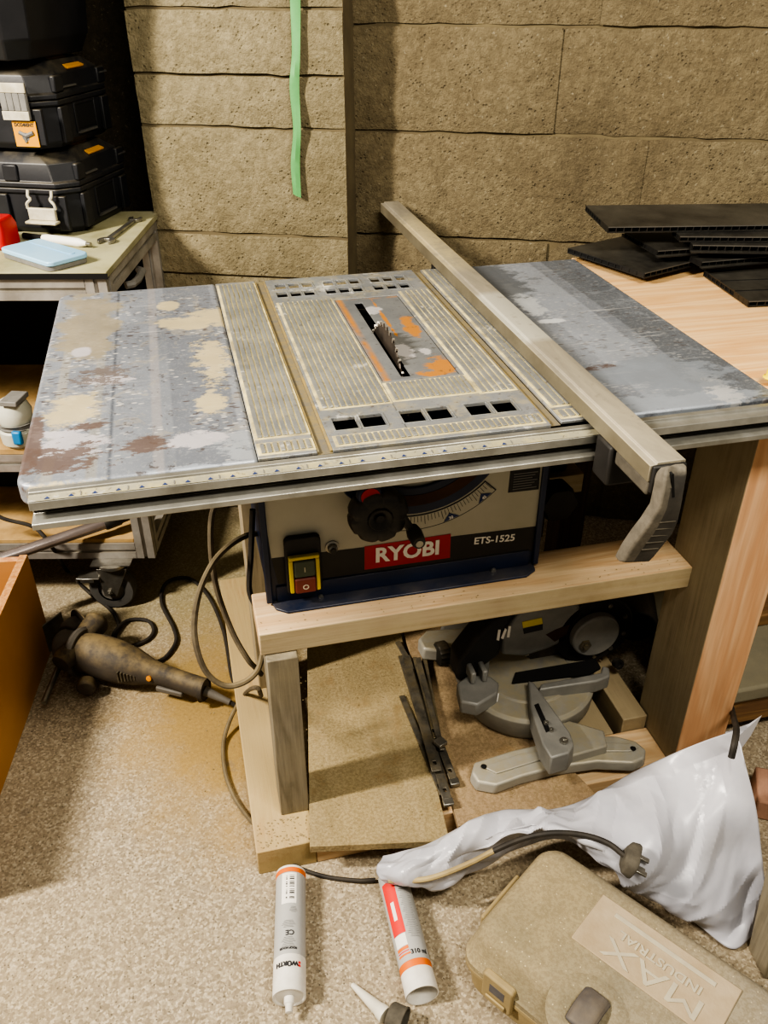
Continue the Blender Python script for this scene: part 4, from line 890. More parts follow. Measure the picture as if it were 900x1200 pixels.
# ================================================================== brown board box at the left
q1=at(62,757,0.0); dirb=Vector((-.15,-1,0)).normalized(); q2=q1+dirb*.62
bxn=thing('wooden_box','orange-brown board box standing on the floor at the left edge','box',(q1.x-.15,q1.y-.3,0))
an=math.atan2(dirb.y,dirb.x); Mx=Matrix.Translation(q1)@Matrix.Rotation(an,4,'Z'); Hb=.245
def pb(name,m,m2,x0,x1,y0,y1,z0,z1):
    bm=BM(); box(bm,x0,x1,y0,y1,z0,z1,Mx)
    bm.normal_update()
    for f in bm.faces:
        if f.normal.z>.9: f.material_index=1
    obj(name,bm,[m,m2],bxn,bev=.0008)
pb('side_panel',M['boxbrown'],M['chip_edge'],0,.62,-.016,0,0.0,Hb)
pb('end_panel',M['boxbrown'],M['rust_edge'],0,.016,-.40,-.0162,0,Hb-.004)
pb('side_panel',M['boxbrown'],M['chip_edge'],0,.62,-.416,-.4002,0,Hb)
pb('end_panel',M['boxbrown'],M['rust_edge'],.604,.62,-.40,-.0162,0,Hb-.004)
pb('box_bottom',M['boxbrown'],M['boxbrown'],.0162,.6038,-.3998,-.0164,.002,.014)
# ================================================================== grinder
g0=at(92,757,.075); g1=at(240,806,.045); d=(g1-g0); L=d.length; ga=math.atan2(d.y,d.x)
gr=thing('angle_grinder','dusty black angle grinder lying on the sawdust floor by the brown box','grinder',(g0.x,g0.y,0),ga)
Mg=Matrix.Translation((g0.x,g0.y,.0))@Matrix.Rotation(ga,4,'Z')
# keep the plug lead off the floor and the bodies in the grinder's own frame: +x runs to the rear handle
def gp(name,fn,m,par=None,**k):
    bm=BM(); fn(bm); return obj(name,bm,m,par or gr,local=True,**k)
def ell(cx,cy,cz,ry,rz,n=20): return [(cx,cy+ry*math.cos(2*PI*k/n),cz+rz*math.sin(2*PI*k/n)) for k in range(n)]
secs=[(0.0,0,.060,.030,.034),(.01,0,.060,.040,.044),(.05,0,.060,.044,.047),(.09,0,.058,.043,.045),(.13,0,.055,.036,.038),(.165,.0,.053,.025,.027),(.19,0,.052,.021,.023),(.25,-.002,.048,.020,.022),(.29,-.003,.044,.021,.024),(L-.005,-.004,.041,.023,.027),(L,-.004,.041,.020,.024)]
bd=gp('motor_body',lambda b:loft(b,[ell(*s) for s in secs]),M['grinder'])
gp('gear_head',lambda b:(loft(b,[ell(-.052,0,.065,.020,.026),ell(-.042,0,.065,.032,.036),ell(-.02,0,.062,.036,.040),ell(-.001,0,.060,.033,.036)]),lathe(b,[(0,0),(.026,0),(.030,.01),(.026,.035),(0,.036)],(-.045,.03,.066),(0,1,0),24)),M['grinder_grey'],bev=.002)
gp('collar',lambda b:loft(b,[ell(-.004,0,.060,.047,.052),ell(.004,0,.060,.050,.055),ell(.010,0,.060,.046,.051)]),M['grinder_grey'],bd)
gi=Mg.inverted(); sa=gi@at(80,768,.075); sb_=gi@at(120,722,.088)
gp('side_grip',lambda b:lathe(b,[(0,-.025),(.020,-.025),(.024,-.012),(.024,.0),(.022,.03),(.023,.06),(.026,.085),(.026,.098),(.021,.106),(0,.108)],sa,sb_-sa,24),M['grinder'],bev=.001)
gq=gi@at(62,738,.05)
gp('blade_guard',lambda b:box(b,-.045,.03,-.002,.002,-.045,.028,Matrix.Translation(gq)@Matrix.Rotation(R(80),4,'Z')),M['steel'],bev=.001)
gp('cutting_disc',lambda b:lathe(b,[(0,0),(.050,0),(.050,.003),(0,.003)],(-.030,.055,.062),(.5,1,0),40),M['grinder'])
def vents(b):
    for k in range(6): box(b,.115+k*.006,.118+k*.006,-.042+k*.0022,-.03,.046+k*.001,.072-k*.002)
gp('vent_slots',vents,M['steel_dark'],bd)
gp('trigger_lock',lambda b:lathe(b,[(0,0),(.0055,0),(.0055,.004),(0,.005)],(.176,-.0215,.058),(.1,-1,.35),14),M['orange'],bd)
gp('trigger',lambda b:box(b,.185,.245,-.022,-.010,.024,.036),M['grinder_grey'],bd,bev=.003)
gp('spindle_rod',lambda b:cyl(b,(-.03,-.036,.040),(-.002,-.125,.032),.006,seg=12),M['steel'])
gp('depth_knob',lambda b:lathe(b,[(0,0),(.018,0),(.020,.004),(.020,.018),(.016,.022),(0,.022)],(.045,-.046,.030),(.4,-1,0),24),M['grinder'],bev=.001)
gp('strain_relief',lambda b:lathe(b,[(0,0),(.0105,0),(.0085,.02),(.0065,.045),(.0065,.055),(0,.055)],(L+.0005,-.004,.041),(1,.02,-.3),16),M['grinder_grey'])
# ================================================================== cables
def cable(name,pts,r,m,label,n=8,raw=False):
    P=[p if isinstance(p,Vector) else at(*p) for p in pts]
    bm=BM(); tube(bm,spline(P,n),r,8); solo(name,bm,m,label,'cable')
end=Mg@Vector((L+.052,-.003,.026))
cable('power_cable',[end,end+Vector((.018,-.003,-.012)),at(277,806,.006),at(271,790,.006),at(262,740,.006),at(245,700,.006),at(222,678,.006),at(196,682,.006),at(189,705,.006),at(203,735,.006),at(206,752,.006),at(196,768,.006),at(186,775,.006)],.0042,M['cord_dark'],'black lead looping from the grinder handle over the floor')
cable('extension_cable',[aty(-12,598,1.70),aty(5,608,1.69),aty(40,618,1.675),aty(60,640,1.665),at(78,668,.006),at(105,695,.006),at(130,715,.006),at(139,732,.006),at(135,748,.006),at(150,757,.006),at(172,750,.006),at(180,738,.006),at(172,727,.006),at(150,727,.006),at(135,740,.012),at(131,752,.006)],.0042,M['cord_dark'],'dark cable from the trolley curling on the floor behind the grinder')
y0=1.10
def ay(px,py,y): return aty(px,py,y)
cable('saw_cable',[ay(268,580,1.14),ay(250,597,1.12),ay(247,640,1.10),ay(254,690,1.09),ay(272,740,1.07),ay(290,772,1.05),ay(300,783,1.05),ay(306,790,1.06)],.0045,M['cord'],'dusty cable hanging in a long curve left of the blue saw cabinet',raw=True)
cable('mains_cable',[ay(303,625,1.16),ay(288,628,1.12),ay(268,640,1.09),ay(248,662,1.06),ay(232,700,1.03),ay(228,745,1.01),ay(240,785,.995),ay(262,803,.99),ay(285,800,.99),ay(302,785,1.0),ay(309,760,1.02)],.0047,M['cord'],'dusty tan cable making a big loop beside the left stand leg',raw=True)
cable('lead',[ay(296,597,1.10),ay(294,650,1.09),ay(292,690,1.08),ay(300,712,1.07),ay(309,735,1.062)],.0045,M['cord_dark'],'short black cable hanging close against the left edge of the saw cabinet',raw=True)
cable('floor_lead',[ay(306,815,1.06),ay(301,806,1.02),at(288,812,.065),at(272,838,.03),at(262,870,.006),at(264,905,.006),at(275,935,.006),at(290,957,.006),at(298,966,.006)],.0040,M['cord'],'thin dusty cable curving along the left side of the bottom rail',raw=True)
cable('trailing_lead',[at(340,1012,.006),at(360,1021,.005),at(385,1028,.005),at(420,1032,.006),at(440,1031,.006)],.0035,M['cord_dark'],'dark thin cable on the floor behind the two cartridges',raw=True)
# ================================================================== mitre saw under the table
ZB=.0705
ms=thing('mitre_saw','grey and black mitre saw on the brown board under the table saw stand','mitre saw',(.54,1.08,ZB))
mp=lambda name,bm,m,par=None,**k: obj(name,bm,m,par or ms,**k)
def flat(px,z,dz,grow=0):     # polygon in plan, pushed down
    P=[at(x,y,z) for x,y in px]; c=sum(P,Vector())/len(P); bm=BM()
    lo=[c+(p-c)*(1+grow)-Vector((0,0,dz)) for p in P]
    def cc(q):
        return sum((q[i].x*q[(i+1)%len(q)].y-q[(i+1)%len(q)].x*q[i].y) for i in range(len(q)))
    if cc(P)<0: P=P[::-1]; lo=lo[::-1]
    return loft(bm,[lo,P])
foot=[(556,893),(553,905),(560,916),(582,920),(612,909),(650,899),(700,892),(742,894),(755,888),(757,878),(745,868),(722,862),(690,862),(650,868),(600,879)]
ft=mp('front_foot',flat(foot,.094,.094-ZB,.02),M['saw_pale'],bev=.004,seg=3)
mp('foot_rib',flat([(566,898),(582,906),(614,896),(650,885),(652,879),(610,883)],.0975,.004),M['saw_pale'],ft,bev=.0012)
mp('foot_rib',flat([(700,880),(738,880),(748,876),(738,871),(705,870)],.0975,.004),M['saw_pale'],ft,bev=.0012)
for px,py in ((567,898),(742,877)):
    p=at(px,py,.0978); mp('bolt_hole',lathe(BM(),[(0,0),(.0052,0),(0,.0003)],p,(0,0,1),16),M['black_and_shade'],ft)
mp('foot_pad',flat([(627,857),(667,844),(708,856),(712,874),(662,888),(640,891)],.112,.112-.092,.02),M['saw_grey'],ft,bev=.003)
TC=Vector((.545,1.10,0))
tt=mp('turntable',lathe(BM(),[(0,ZB),(.118,ZB),(.126,.085),(.128,.118),(.122,.124),(.085,.126),(.083,.129),(0,.129)],TC,(0,0,1),64),M['saw_grey'],bev=.001)
bm=BM(); loft(bm,[[(x,y,z) for x,y in ((.44,1.16),(.66,1.16),(.70,1.24),(.66,1.33),(.46,1.33),(.41,1.24))] for z in (ZB,.115)]); mp('saw_base',bm,M['saw_grey2'],bev=.008)
p=at(578,806,.126); mp('angle_scale',prism(BM(),[at(577,823,.1265),at(583,822,.1265),at(587,802,.1265),at(583,802,.1265)],(0,0,.0006)),M['white'],tt)
# kerf slot and fence of the table
mp('kerf_insert',flat([(600,800),(604,788),(698,772),(704,782),(690,790)],.133,.005),M['black_and_shade'],tt)
mp('rear_fence',flat([(632,808),(634,801),(704,788),(706,780),(714,782),(715,792),(700,798)],.150,.03),M['saw_grey2'],bev=.003)
mp('rear_fence',flat([(540,822),(535,800),(550,790),(575,792),(585,800),(583,812),(560,826)],.150,.03),M['saw_grey2'],bev=.004)
bm=BM(); a=at(562,798,.152)
for dx in (-.018,.004): box(bm,a.x+dx,a.x+dx+.010,a.y-.004,a.y+.03,.150,.176)
box(bm,a.x-.03,a.x+.03,a.y+.03,a.y+.05,.12,.185); mp('fence_bracket',bm,M['saw_grey2'],bev=.003)
# mitre arm with its slot and screws
arm=mp('mitre_arm',flat([(619,797),(626,800),(668,858),(673,872),(667,882),(646,888),(636,872),(622,830)],.148,.040,.05),M['saw_grey2'],bev=.003)
mp('arm_slot',flat([(626,826),(631,824),(645,856),(640,858)],.1488,.001),M['black_and_shade'],arm)
for px,py,r,m in ((640,848,.0045,'steel'),(646,856,.004,'steel'),(661,869,.0068,'steel')):
    p=at(px,py,.149); mp('arm_screw',lathe(BM(),[(0,0),(r,0),(r,.004),(r*.55,.004),(r*.5,.0015),(0,.0015)],p,(0,0,1),16),M[m],arm)
bm=BM(); p=at(650,876,.128); cyl(bm,p,p+Vector((-.004,-.02,-.008)),.007,seg=12); mp('lock_knob',bm,M['blackd'],arm)
# head folded down over the table
YH=1.115
ap=lambda px,py,dy=0: aty(px,py,YH+dy)
def vplate(name,px,m,dy,th,par=None,bev=.002):
    P=[ap(x,y,dy) for x,y in px]; bm=BM(); prism(bm,P,(0,th,0)); return mp(name,bm,m,par,bev=bev)
hd=vplate('upper_guard',[(588,768),(589,742),(612,716),(650,709),(676,706),(684,716),(672,734),(664,752),(640,762),(614,770)],M['saw_grey2'],-.012,.03,bev=.006)
c=ap(672,748,.012); blade(c.x,c.y,c.z,.098,.0022,(0,1,0),30,'saw_blade',ms,[M['blade'],M['carbide']])
c=ap(696,742,-.018); gd=mp('blade_cover',lathe(BM(),[(0,-.012),(.044,-.012),(.047,-.009),(.048,.004),(0,.004)],c,(0,1,0),48),M['saw_grey2'],bev=.001)
mp('cover_bolt',lathe(BM(),[(0,0),(.012,0),(.012,.004),(.006,.004),(.006,.009),(0,.009)],c+Vector((-.022,-.0122,-.014)),(0,-1,0),6),M['steel_dark'],gd)
bm=BM(); lathe(bm,[(.044,.006),(.075,.006),(.078,.010),(.078,.030),(.044,.030)],c+Vector((.006,0,-.002)),(0,1,0),56); rg=mp('lower_guard',bm,M['blackd'],bev=.002)
for t in (70,25,-15,-52,-85):
    q=c+Vector((.006+.062*math.cos(R(t)),.006,-.002+.062*math.sin(R(t)))); mp('guard_bolt',lathe(BM(),[(0,0),(.005,0),(.0045,.003),(0,.0042)],q,(0,-1,0),12),M['steel'],rg)
vplate('guard_slot',[(640,744),(652,738),(668,732),(664,744),(650,752)],M['brown_in'],-.0132,.001,hd,0)
lb=vplate('warning_label',[(612,729),(635,724),(636,731),(613,736)],M['yellow'],-.0128,.0006,hd,0)
vplate('label_print',[(613,737),(636,731.5),(636,738),(614,743)],M['ink'],-.0128,.0006,lb,0)
be=vplate('bellows',[(535,798),(537,776),(556,752),(578,728),(606,716),(590,742),(586,768),(566,782),(548,800)],M['blackd'],-.02,.05,bev=.006)
for k,q in enumerate((((582,750),(584,738),(587,738),(585,751)),((587,748),(592,736),(594,738),(590,749)),((594,747),(596,734),(599,734),(597,747)))): vplate('print_mark',q,M['white'],-.0212,.0008,be,0)
bm=BM(); q=at(519,775,.10); lathe(bm,[(0,0),(.022,0),(.024,.003),(.024,.018),(.022,.021),(0,.021)],q+Vector((-.012,0,.02)),(1,.1,0),36,0,lambda f:1+.03*math.cos(2*PI*18*f)); mp('bevel_knob',bm,M['blackp'])
mp('side_wing',flat([(490,748),(500,738),(545,735),(556,745),(540,758),(515,762),(496,760)],.128,.03,.03),M['saw_pale'],bev=.005)
bm=BM(); q=ap(745,735,.05); lathe(bm,[(0,0),(.04,0),(.045,.01),(.045,.08),(.035,.10),(0,.10)],q,(.4,1,.1),32); mp('motor',bm,M['motor'],bev=.002)
bm=BM(); q=at(722,776,.12); lathe(bm,[(0,0),(.010,0),(.010,.012),(.005,.012),(.005,.008),(0,.008)],q,(.1,-1,.3),16); mp('pivot_bolt',bm,M['blackd'])
# ================================================================== hard case in the front
P0=at(655,985,.14); P1=at(900,1150,.14); ud=(P1-P0).normalized(); ca=math.atan2(ud.y,ud.x)
case=thing('tool_case','dusty tan hard tool case in the front right corner, with embossed panel','tool case',(P0.x,P0.y,0),ca)
CI=(Matrix.Translation((P0.x,P0.y,0))@Matrix.Rotation(ca,4,'Z')).inverted()
lc=lambda px,py,z: CI@at(px,py,z)
cl=lc(548,1070,.115); cf=lc(690,1200,.125)
U0=-.022; U1=.47; V0=.006; V1=min(cf.y,cl.y)-.012
def rr(u0,u1,v0,v1,r,z,n=5):
    w,h=u1-u0,v1-v0; return [(u0+w/2+x,v0+h/2+y,z) for x,y in rrect(w,h,r,n)]
def cp(name,bm,m,par=None,**k): return obj(name,bm,m,par or case,local=True,**k)
def cs(g,z,r=.03): return rr(U0+g,U1-g,V1+g,V0-g,r,z)
lo_=cp('case_base',loft(BM(),[cs(.020,.0005),cs(.004,.012),cs(.0,.055),cs(-.004,.058),cs(-.004,.068)]),M['case_edge'],bev=.002)
li=cp('case_lid',loft(BM(),[cs(-.004,.0686),cs(-.004,.078),cs(.0,.081),cs(.006,.118),cs(.014,.134),cs(.022,.1395),cs(.030,.1405)]),M['case'],bev=0,smooth=50)
pc=[lc(706,1046,.141),lc(671,1100,.141),lc(866,1160,.141)]
pu0=(pc[0].x+pc[1].x)/2; pu1=pc[2].x+.004; pv1=pc[0].y-.002; pv0=pc[1].y
bm=BM(); prism(bm,[(pu0,pv0,.1402),(pu1,pv0,.1402),(pu1,pv1,.1402),(pu0,pv1,.1402)],(0,0,.0022)); pn=cp('embossed_panel',bm,M['case_panel'],li,bev=.0012)
pm=(pu0+pu1)/2; pw_=pu1-pu0; ph=pv1-pv0
def emb(s,size,u,v,b,sx): return text_bm(s,size,basis((u,v,.1424),(-1,0,0),(0,-1,0)),.0012,b,sx=sx)
cp('embossed_letters',emb('MAX',.042,pm+.006,pv0+ph*.27,0,1.55),M['case_letter'],pn,bev=.0006)
cp('embossed_letters',emb('INDUSTRIAL',.017,pm+.004,pv0+ph*.56,.0004,1.25),M['case_letter'],pn)
cp('embossed_bar',box(BM(),pm-pw_*.36,pm+pw_*.36,pv0+ph*.76,pv0+ph*.84,.1424,.1436),M['case_letter'],pn,bev=.0006)
hr=lc(688,1188,.141)
hh=cp('handle_recess',lathe(BM(),[(0,.0005),(.026,.0005),(.033,.004),(.040,.0035),(.052,.0),(.052,-.004),(0,-.004)],(hr.x,hr.y,.1406),(0,0,1),44),M['case'],li,smooth=60)
cp('carry_handle',loft(BM(),[[(hr.x+a,hr.y-.026+k*.011,.1406+.009*math.sin(PI*(k+.5)/6)+b) for a,b in ((-.020,0),(-.012,.007),(.012,.007),(.020,0))] for k in range(6)]),M['case_dark'],hh,bev=.004,seg=3)
lt=lc(582,1160,.08)
def latch(u):
    a=cp('latch',prism(BM(),[(u+x,V1+.0036,.066+z) for x,z in rrect(.050,.056,.006)],(0,-.012,0)),M['case_edge'],bev=.003)
    cp('latch_recess',box(BM(),u-.012,u+.012,V1-.0088,V1-.0083,.062,.080),M['case_dark'],a)
    cp('latch_lip',box(BM(),u-.016,u+.016,V1-.012,V1-.0085,.044,.054),M['case_edge'],a,bev=.0015)
latch(lt.x); latch(lt.x+.27)
for u in (U0+.05,): cp('hinge_lug',box(BM(),U0-.012,U0-.0045,V1+.06,V0-.06,.05,.085),M['case_edge'],bev=.003)
# ================================================================== white plastic sheet
rows=[
 [(449,1003,.072),(470,998,.085),(500,990,.095),(545,968,.105),(590,950,.112),(640,950,.118),(690,936,.122),(735,910,.14),(775,890,.18),(815,872,.225),(860,856,.285)],
 [(443,1012,.080),(470,1008,.092),(505,1002,.100),(550,982,.112),(595,964,.125),(645,962,.13),(695,955,.135),(742,940,.145),(785,925,.165),(830,905,.205),(870,890,.26)],
 [(442,1022,.070),(475,1022,.090),(512,1014,.092),(556,1000,.105),(596,975,.138),(648,968,.150),(700,978,.145),(750,975,.150),(800,970,.150),(850,950,.175),(886,945,.19)],
 [(446,1030,.066),(478,1031,.074),(515,1026,.075),(560,1012,.080),(597,985,.110),(650,972,.153),(705,992,.155),(752,1010,.130),(805,1015,.110),(855,1000,.110),(893,1000,.11)],
 [(452,1034,.058),(480,1035,.060),(518,1031,.055),(565,1016,.055),(600,992,.060),(655,978,.120),(712,1006,.13),(752,1040,.08),(800,1058,.06),(856,1066,.045),(895,1045,.05)],
 [(460,1034,.052),(485,1034,.055),(520,1031,.048),(565,1018,.030),(602,996,.030),(660,984,.09),(712,1012,.11),(758,1044,.05),(812,1080,.02),(857,1112,.008),(884,1094,.008)]]
RW=[spline([at(*p) for p in r],17) for r in rows]
cols=list(zip(*RW)); GR=[spline(list(c),22) for c in cols]     # GR[i][j]
PK=at(860,856,.285)
def rid(x,y,z): return abs(noise.noise(Vector((x,y,z))))
import zlib
def hsh(seed,a,b): return (zlib.crc32(b'%d,%d,%d'%(seed,a,b))%20001)/10000-1
def facet(seed,cell,amp):          # random heights on a jittered lattice, joined by flat triangles
    def f(t,s):
        c,sn=math.cos(seed),math.sin(seed); u=(t*c+s*sn)/cell; v=(-t*sn+s*c)/cell
        u,v=u+.6*noise.noise(Vector((u*.7,v*.7,seed))),v+.6*noise.noise(Vector((u*.7+9,v*.7,seed+3)))
        a,b=math.floor(u),math.floor(v); x,y=u-a,v-b; h=lambda i,j: hsh(seed,a+i,b+j)
        return amp*(h(0,0)+(h(1,0)-h(0,0))*x+(h(1,1)-h(1,0))*y if x>y else h(0,0)+(h(1,1)-h(0,1))*x+(h(0,1)-h(0,0))*y)
    return f
fa,fb,fc_=facet(11,.095,.028),facet(23,.045,.011),facet(5,.020,.0025)
_m=len(GR)//2; SS=[0]
for j in range(1,len(GR[0])): SS.append(SS[-1]+(GR[_m][j]-GR[_m][j-1]).length)
TT=[[0]*len(GR[0])]
for i in range(1,len(GR)): TT.append([TT[-1][j]+(GR[i][j]-GR[i-1][j]).length for j in range(len(GR[0]))])
def crease(p,i,j): t,s=TT[i][j],SS[j]; return fa(t,s)+fb(t,s)+fc_(t,s)
bm=BM(); V=[]
ni,nj=len(GR),len(GR[0])
for i in range(ni):
    row=[]
    for j in range(nj):
        p=GR[i][j]; du=GR[min(i+1,ni-1)][j]-GR[max(i-1,0)][j]; dv=GR[i][min(j+1,nj-1)]-GR[i][max(j-1,0)]; nn=dv.cross(du)
        nn=nn.normalized() if nn.length>1e-9 else Vector((0,0,1)); nn=nn if nn.z>0 or nn.y<0 else -nn
        e=min(1,.1+j/14,(nj-1-j)/14+.1)*min(1,.3+i/14,.3+(ni-1-i)/14); p=p+nn*crease(p,i,j)*e; p.z=max(p.z,.004); row.append(bm.verts.new(p))
    V.append(row)
for i in range(ni-1):
    for j in range(nj-1): face(bm,(V[i][j],V[i+1][j],V[i+1][j+1],V[i][j+1]))
pl=solo('plastic_sheet',bm,M['plastic'],'crumpled white plastic sheet draped between the stand and the tan case','plastic sheet',smooth=11)
s=pl.modifiers.new('thick','SOLIDIFY'); s.thickness=.0008
# torn end tucked up behind the orange leg
bm=BM(); A=[at(845,868,.20),at(862,846,.23),at(905,842,.17)]; a=[Vector((p.x,max(p.y,0),p.z)) for p in A]
v=[bm.verts.new(p) for p in (at(852,880,.235),at(850,858,.26),at(878,848,.245),at(893,838,.24),at(880,862,.225),at(864,884,.23))]
m_=bm.verts.new(at(866,862,.25)); 
for k in range(6): face(bm,(v[k],v[(k+1)%6],m_))
solo('plastic_scrap',bm,M['plastic'],'small white plastic flap sticking up behind the peak of the sheet, beside the orange leg','plastic scrap',smooth=15)
# cable across the plastic and its plug
pts=[at(456,1032,.068),at(500,1030,.091),at(545,1014,.105),at(583,995,.128),at(615,982,.158),at(650,976,.172),at(685,979,.170),at(712,988,.172),at(732,1003,.166)]
P=spline(pts,8)
lead=thing('plug_lead','cable draped across the white plastic and over the tan case, ending in a grey plug','cable',(pts[0].x,pts[0].y,0))
k=int(len(P)*.36); bm=BM(); tube(bm,P[:k+1],.0042,8); obj('tan_length',bm,M['cord_tan'],lead); bm=BM(); tube(bm,P[k:],.0044,8); obj('dark_length',bm,M['cord_dark'],lead)
pa=P[-1]; pd=(at(752,1014,.158)-pa).normalized(); px_,py_,_=frame(pd)
Mp=Matrix(((pd.x,px_.x,py_.x,pa.x),(pd.y,px_.y,py_.y,pa.y),(pd.z,px_.z,py_.z,pa.z),(0,0,0,1)))
pg=obj('plug',loft(BM(),[[Mp@Vector((x,a*w,b*h)) for a,b in rrect(2,2,.5,3)] for x,w,h in ((-.002,.012,.012),(.004,.022,.016),(.014,.024,.018),(.018,.023,.017))]),M['capgrey'],lead,bev=.001)
for a,b in ((-.012,0),(.012,0),(0,.009)):
    bm=BM(); box(bm,.0182,.036,a-.0035,a+.0035,b-.002,b+.002,Mp); obj('plug_pin',bm,M['steel'],pg,bev=.0008)
cable('hanging_lead',[aty(853,812,1.02),aty(857,828,.95),aty(860,842,.82),aty(863,854,.755),aty(861,870,.722),aty(857,888,.712)],.005,M['cord_dark'],'black cable behind the orange leg running down to the plastic peak')
# ================================================================== sealant cartridges
RT=.0235
def cartridge(label,a,b,secs,group):
    a=Vector((a.x,a.y,RT+.0008)); b=Vector((b.x,b.y,RT+.0008)); d=(b-a).normalized(); L=(b-a).length
    t=thing('sealant_cartridge',label,'cartridge',(a.x,a.y,0),0,group); side=d.cross(Vector((0,0,1))).normalized(); up=Vector((0,0,1))
    if side.x<0: side=-side
    prt={}
    for name,m,s0,s1,r in secs:
        prt[name]=obj(name,lathe(BM(),[(0,s0),(r,s0),(r,s1),(0,s1)],a,d,40),M[m],t,bev=.0006)
    def wrap(th0,s0,flip=1,r=RT+.0002):
        return lambda c: a+d*(s0+(-1 if flip>0 else 1)*c.y)+(side*math.sin(th0+flip*c.x/r)+up*math.cos(th0+flip*c.x/r))*(r+c.z)
    def patch(name,m,th0,th1,s0,s1,par,r=RT+.0002,n=10):
        bm=BM(); rows_=[]
        for s in (s0,s1):
            rows_.append([bm.verts.new(a+d*s+(side*math.sin(th0+(th1-th0)*k/n)+up*math.cos(th0+(th1-th0)*k/n))*r) for k in range(n+1)])
        for k in range(n): face(bm,(rows_[0][k],rows_[0][k+1],rows_[1][k+1],rows_[1][k]))
        return obj(name,bm,M[m],par)
    return t,a,d,L,side,up,prt,wrap,patch
a=at(341,1024,RT); b=at(339,1170,RT); L=(b-a).length
t,a,d,L,side,up,prt,wrap,patch=cartridge('grey sealant cartridge in front of the left bottom rail, white nozzle stub toward the camera',a,b,
  [('end_band','tube_orange',.004,.012,RT+.0004),('rear_rim','tube_white',0,.0039,RT),('cartridge_body','tube_grey',.0121,L-.052,RT),('front_collar','tube_white',L-.0519,L-.002,RT+.0003)],'sealant cartridges on the floor')
bdy=prt['cartridge_body']; col=prt['front_collar']
patch('barcode_label','white',-.55,.45,.014,.066,bdy)
bm=BM()
for k in range(16):
    if k%5==3: continue
    s=.019+k*.0026; w=.0008+.0006*((k*7)%3); v=[a+d*(s+q)+(side*math.sin(th)+up*math.cos(th))*(RT+.0005) for q in (0,w) for th in (-.25,.1,.3)]
    v=[bm.verts.new(p) for p in v]; face(bm,(v[0],v[1],v[4],v[3])); face(bm,(v[1],v[2],v[5],v[4]))
obj('barcode',bm,M['ink'],bdy)
def lines(par,wrap_m,th,s0,s1,n,w0,name='small_print'):
    bm=BM()
    for k in range(n):
        s=s0+(s1-s0)*k/n; w=w0*(.6+.4*((k*5)%4)/3); r=RT+.0005; vs=[]
        for q in (0,.0006):
            vs.append([bm.verts.new(a+d*(s+q)+(side*math.sin(th+w*(f-.5))+up*math.cos(th+w*(f-.5)))*r) for f in (0,.33,.67,1)])
        for f in range(3): face(bm,(vs[0][f],vs[0][f+1],vs[1][f+1],vs[1][f]))
    obj(name,bm,M['ink_soft'],par)
lines(bdy,None,.25,.072,.082,5,.5); lines(bdy,None,-.05,.094,.106,6,.9); lines(bdy,None,-.05,.120,.136,8,.9)
obj('lettering',text_bm('CE',.011,None,.0001,.0003,wrap(.05,.113,-1,RT+.0004)),M['ink'],bdy)
obj('lettering',text_bm('ROOF HOUSE',.0042,None,.0001,.0003,wrap(-.05,L-.060,-1,RT+.0004)),M['ink'],bdy)
obj('maker_lettering',text_bm('WÜRTH',.0085,None,.0001,.0006,wrap(-.12,L-.037,-1,RT+.0008),sx=1.1),M['ink'],col)
patch('maker_mark','tube_red',.60,.76,L-.041,L-.0375,col,RT+.0008,4); patch('maker_mark','tube_red',.60,.76,L-.0365,L-.033,col,RT+.0008,4)
obj('front_disc',lathe(BM(),[(RT-.003,L-.0019),(RT+.0003,L-.0019),(RT+.0003,L),(RT-.002,L),(RT-.004,L-.0015),(.008,L-.001),(0,L-.001)],a,d,40),M['tube_white'],t)
obj('nozzle_stub',lathe(BM(),[(0,L-.0009),(.0075,L-.0009),(.0075,L+.008),(.0055,L+.010),(.0050,L+.020),(0,L+.021)],a,d,24),M['tube_white'],t,bev=.0006)
a=at(460,1028,RT); b=at(495,1167,RT); L=(b-a).length
t,a,d,L,side,up,prt,wrap,patch=cartridge('red and grey sealant cartridge half under the white plastic, open end toward the camera',a,b,
  [('cartridge_body','tube_grey',0,L-.042,RT),('end_band','tube_orange',L-.0419,L-.031,RT+.0003)],'sealant cartridges on the floor')
bdy=prt['cartridge_body']; s0=.0
obj('open_collar',lathe(BM(),[(RT-.0012,L-.0309),(RT+.0004,L-.0309),(RT+.0008,L),(RT-.0008,L),(RT-.0015,L-.026),(0,L-.0262)],a,d,44),M['tube_white'],t)
patch('red_label','tube_red',-1.15,-.18,.02,L*.56,bdy); patch('red_label_stripe','white',-.75,-.5,.055,.085,bdy,RT+.0004)
patch('picture_label','white',-1.1,-.25,L*.565,L*.66,bdy); patch('orange_stripe','tube_orange',-1.1,-.25,L*.665,L*.69,bdy); patch('orange_stripe','tube_orange',-1.1,-.2,L*.72,L*.735,bdy); patch('red_label_stripe','tube_red',-1.1,-.25,L*.70,L*.708,bdy)
lines(bdy,None,.35,.02,L*.62,34,.85); 
obj('lettering',text_bm('310 ml',.0095,None,.0001,.0003,wrap(.36,L-.052,1,RT+.0004)),M['ink'],bdy)
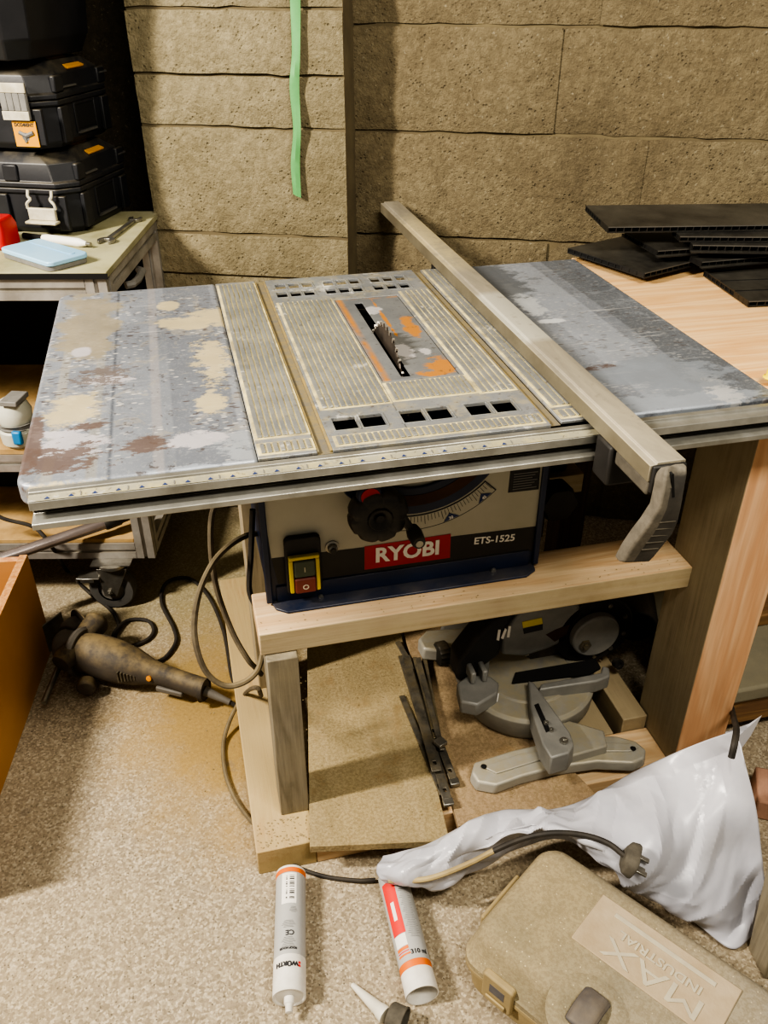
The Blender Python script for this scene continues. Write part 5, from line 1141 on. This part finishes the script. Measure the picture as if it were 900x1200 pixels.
# nozzle with its cap
n0=at(413,1154,.006); n1=at(452,1190,.013); d_=(n1-n0)
nz=thing('sealant_nozzle','translucent cone nozzle with a dusty grey screw cap on the floor at the bottom edge','nozzle',(n1.x,n1.y,0))
obj('cone',lathe(BM(),[(0,0),(.0035,0),(.0095,d_.length*.8),(.0105,d_.length*.82),(.012,d_.length),(0,d_.length)],n0,d_,24),M['nozzle'],nz)
cd=Vector((.75,-.62,.05)); obj('screw_cap',lathe(BM(),[(0,0),(.0165,0),(.0185,.003),(.0185,.020),(.0195,.021),(.0195,.024),(.0165,.024),(.0160,.006),(0,.006)],n1+Vector((.004,-.004,.0075)),cd,40),M['capgrey'],nz,bev=.0006)
# ================================================================== loose sawdust and chips
bm=BM()
def chip(x,y,z,s):
    a=random.uniform(0,PI); u=Vector((math.cos(a),math.sin(a),random.uniform(-.2,.2)))*s; w=Vector((-math.sin(a),math.cos(a),0))*s*random.uniform(.3,.7); p=Vector((x,y,z))
    face(bm,[bm.verts.new(p+q+Vector((0,0,s*.35))) for q in (u,w,-u,-w)])
for _ in range(260): chip(random.uniform(.12,.33),random.uniform(.86,1.3),.0725,random.uniform(.0008,.0025))
for _ in range(160): chip(random.uniform(.39,.56),random.uniform(.87,.99),.0705,random.uniform(.0008,.0022))
for _ in range(260): chip(random.gauss(.0,.1),random.gauss(1.2,.15),.0006 if True else 0,random.uniform(.0008,.0025))
for _ in range(120): chip(random.uniform(.008,.096),random.uniform(.882,.935),BZ+.0005,random.uniform(.0008,.0025))
for _ in range(60): chip(random.uniform(.05,.73),random.uniform(.957,.985),.4405,random.uniform(.0008,.002))
o=obj('wood_chips',bm,M['sheet_green']); tag(o,'loose pale wood chips scattered over the boards, rails and floor','sawdust',kind='stuff')
# ================================================================== lights and camera
def area(name,loc,to,sx,sy,e,col):
    l=bpy.data.lights.new(name,'AREA'); l.shape='RECTANGLE'; l.size=sx; l.size_y=sy; l.energy=e; l.color=col
    o=bpy.data.objects.new(name,l); C.objects.link(o); o.location=loc; o.rotation_euler=(Vector(to)-Vector(loc)).to_track_quat('-Z','Y').to_euler(); return o
area('strip_light_left',(-1.7,.85,2.15),(.2,1.1,.4),.12,.5,84,(1,.91,.78))
area('strip_light_top',(.55,-.25,2.4),(.5,1.2,.5),1.0,.3,34,(1,.93,.80))
w=bpy.data.worlds.new('room_light'); bpy.context.scene.world=w; w.use_nodes=True; w.node_tree.nodes['Background'].inputs[0].default_value=(1,.9,.74,1); w.node_tree.nodes['Background'].inputs[1].default_value=.20
cam=bpy.data.cameras.new('camera'); cam.sensor_fit='VERTICAL'; cam.sensor_height=36; cam.sensor_width=27; cam.lens=30.; cam.clip_start=.02
co=bpy.data.objects.new('camera',cam); C.objects.link(co); co.location=(0,0,CAM_H); co.rotation_euler=(PI/2-PITCH,0,YAW)
bpy.context.scene.camera=co
vs=bpy.context.scene.view_settings; vs.view_transform='AgX'; vs.look='AgX - High Contrast'; vs.exposure=.45
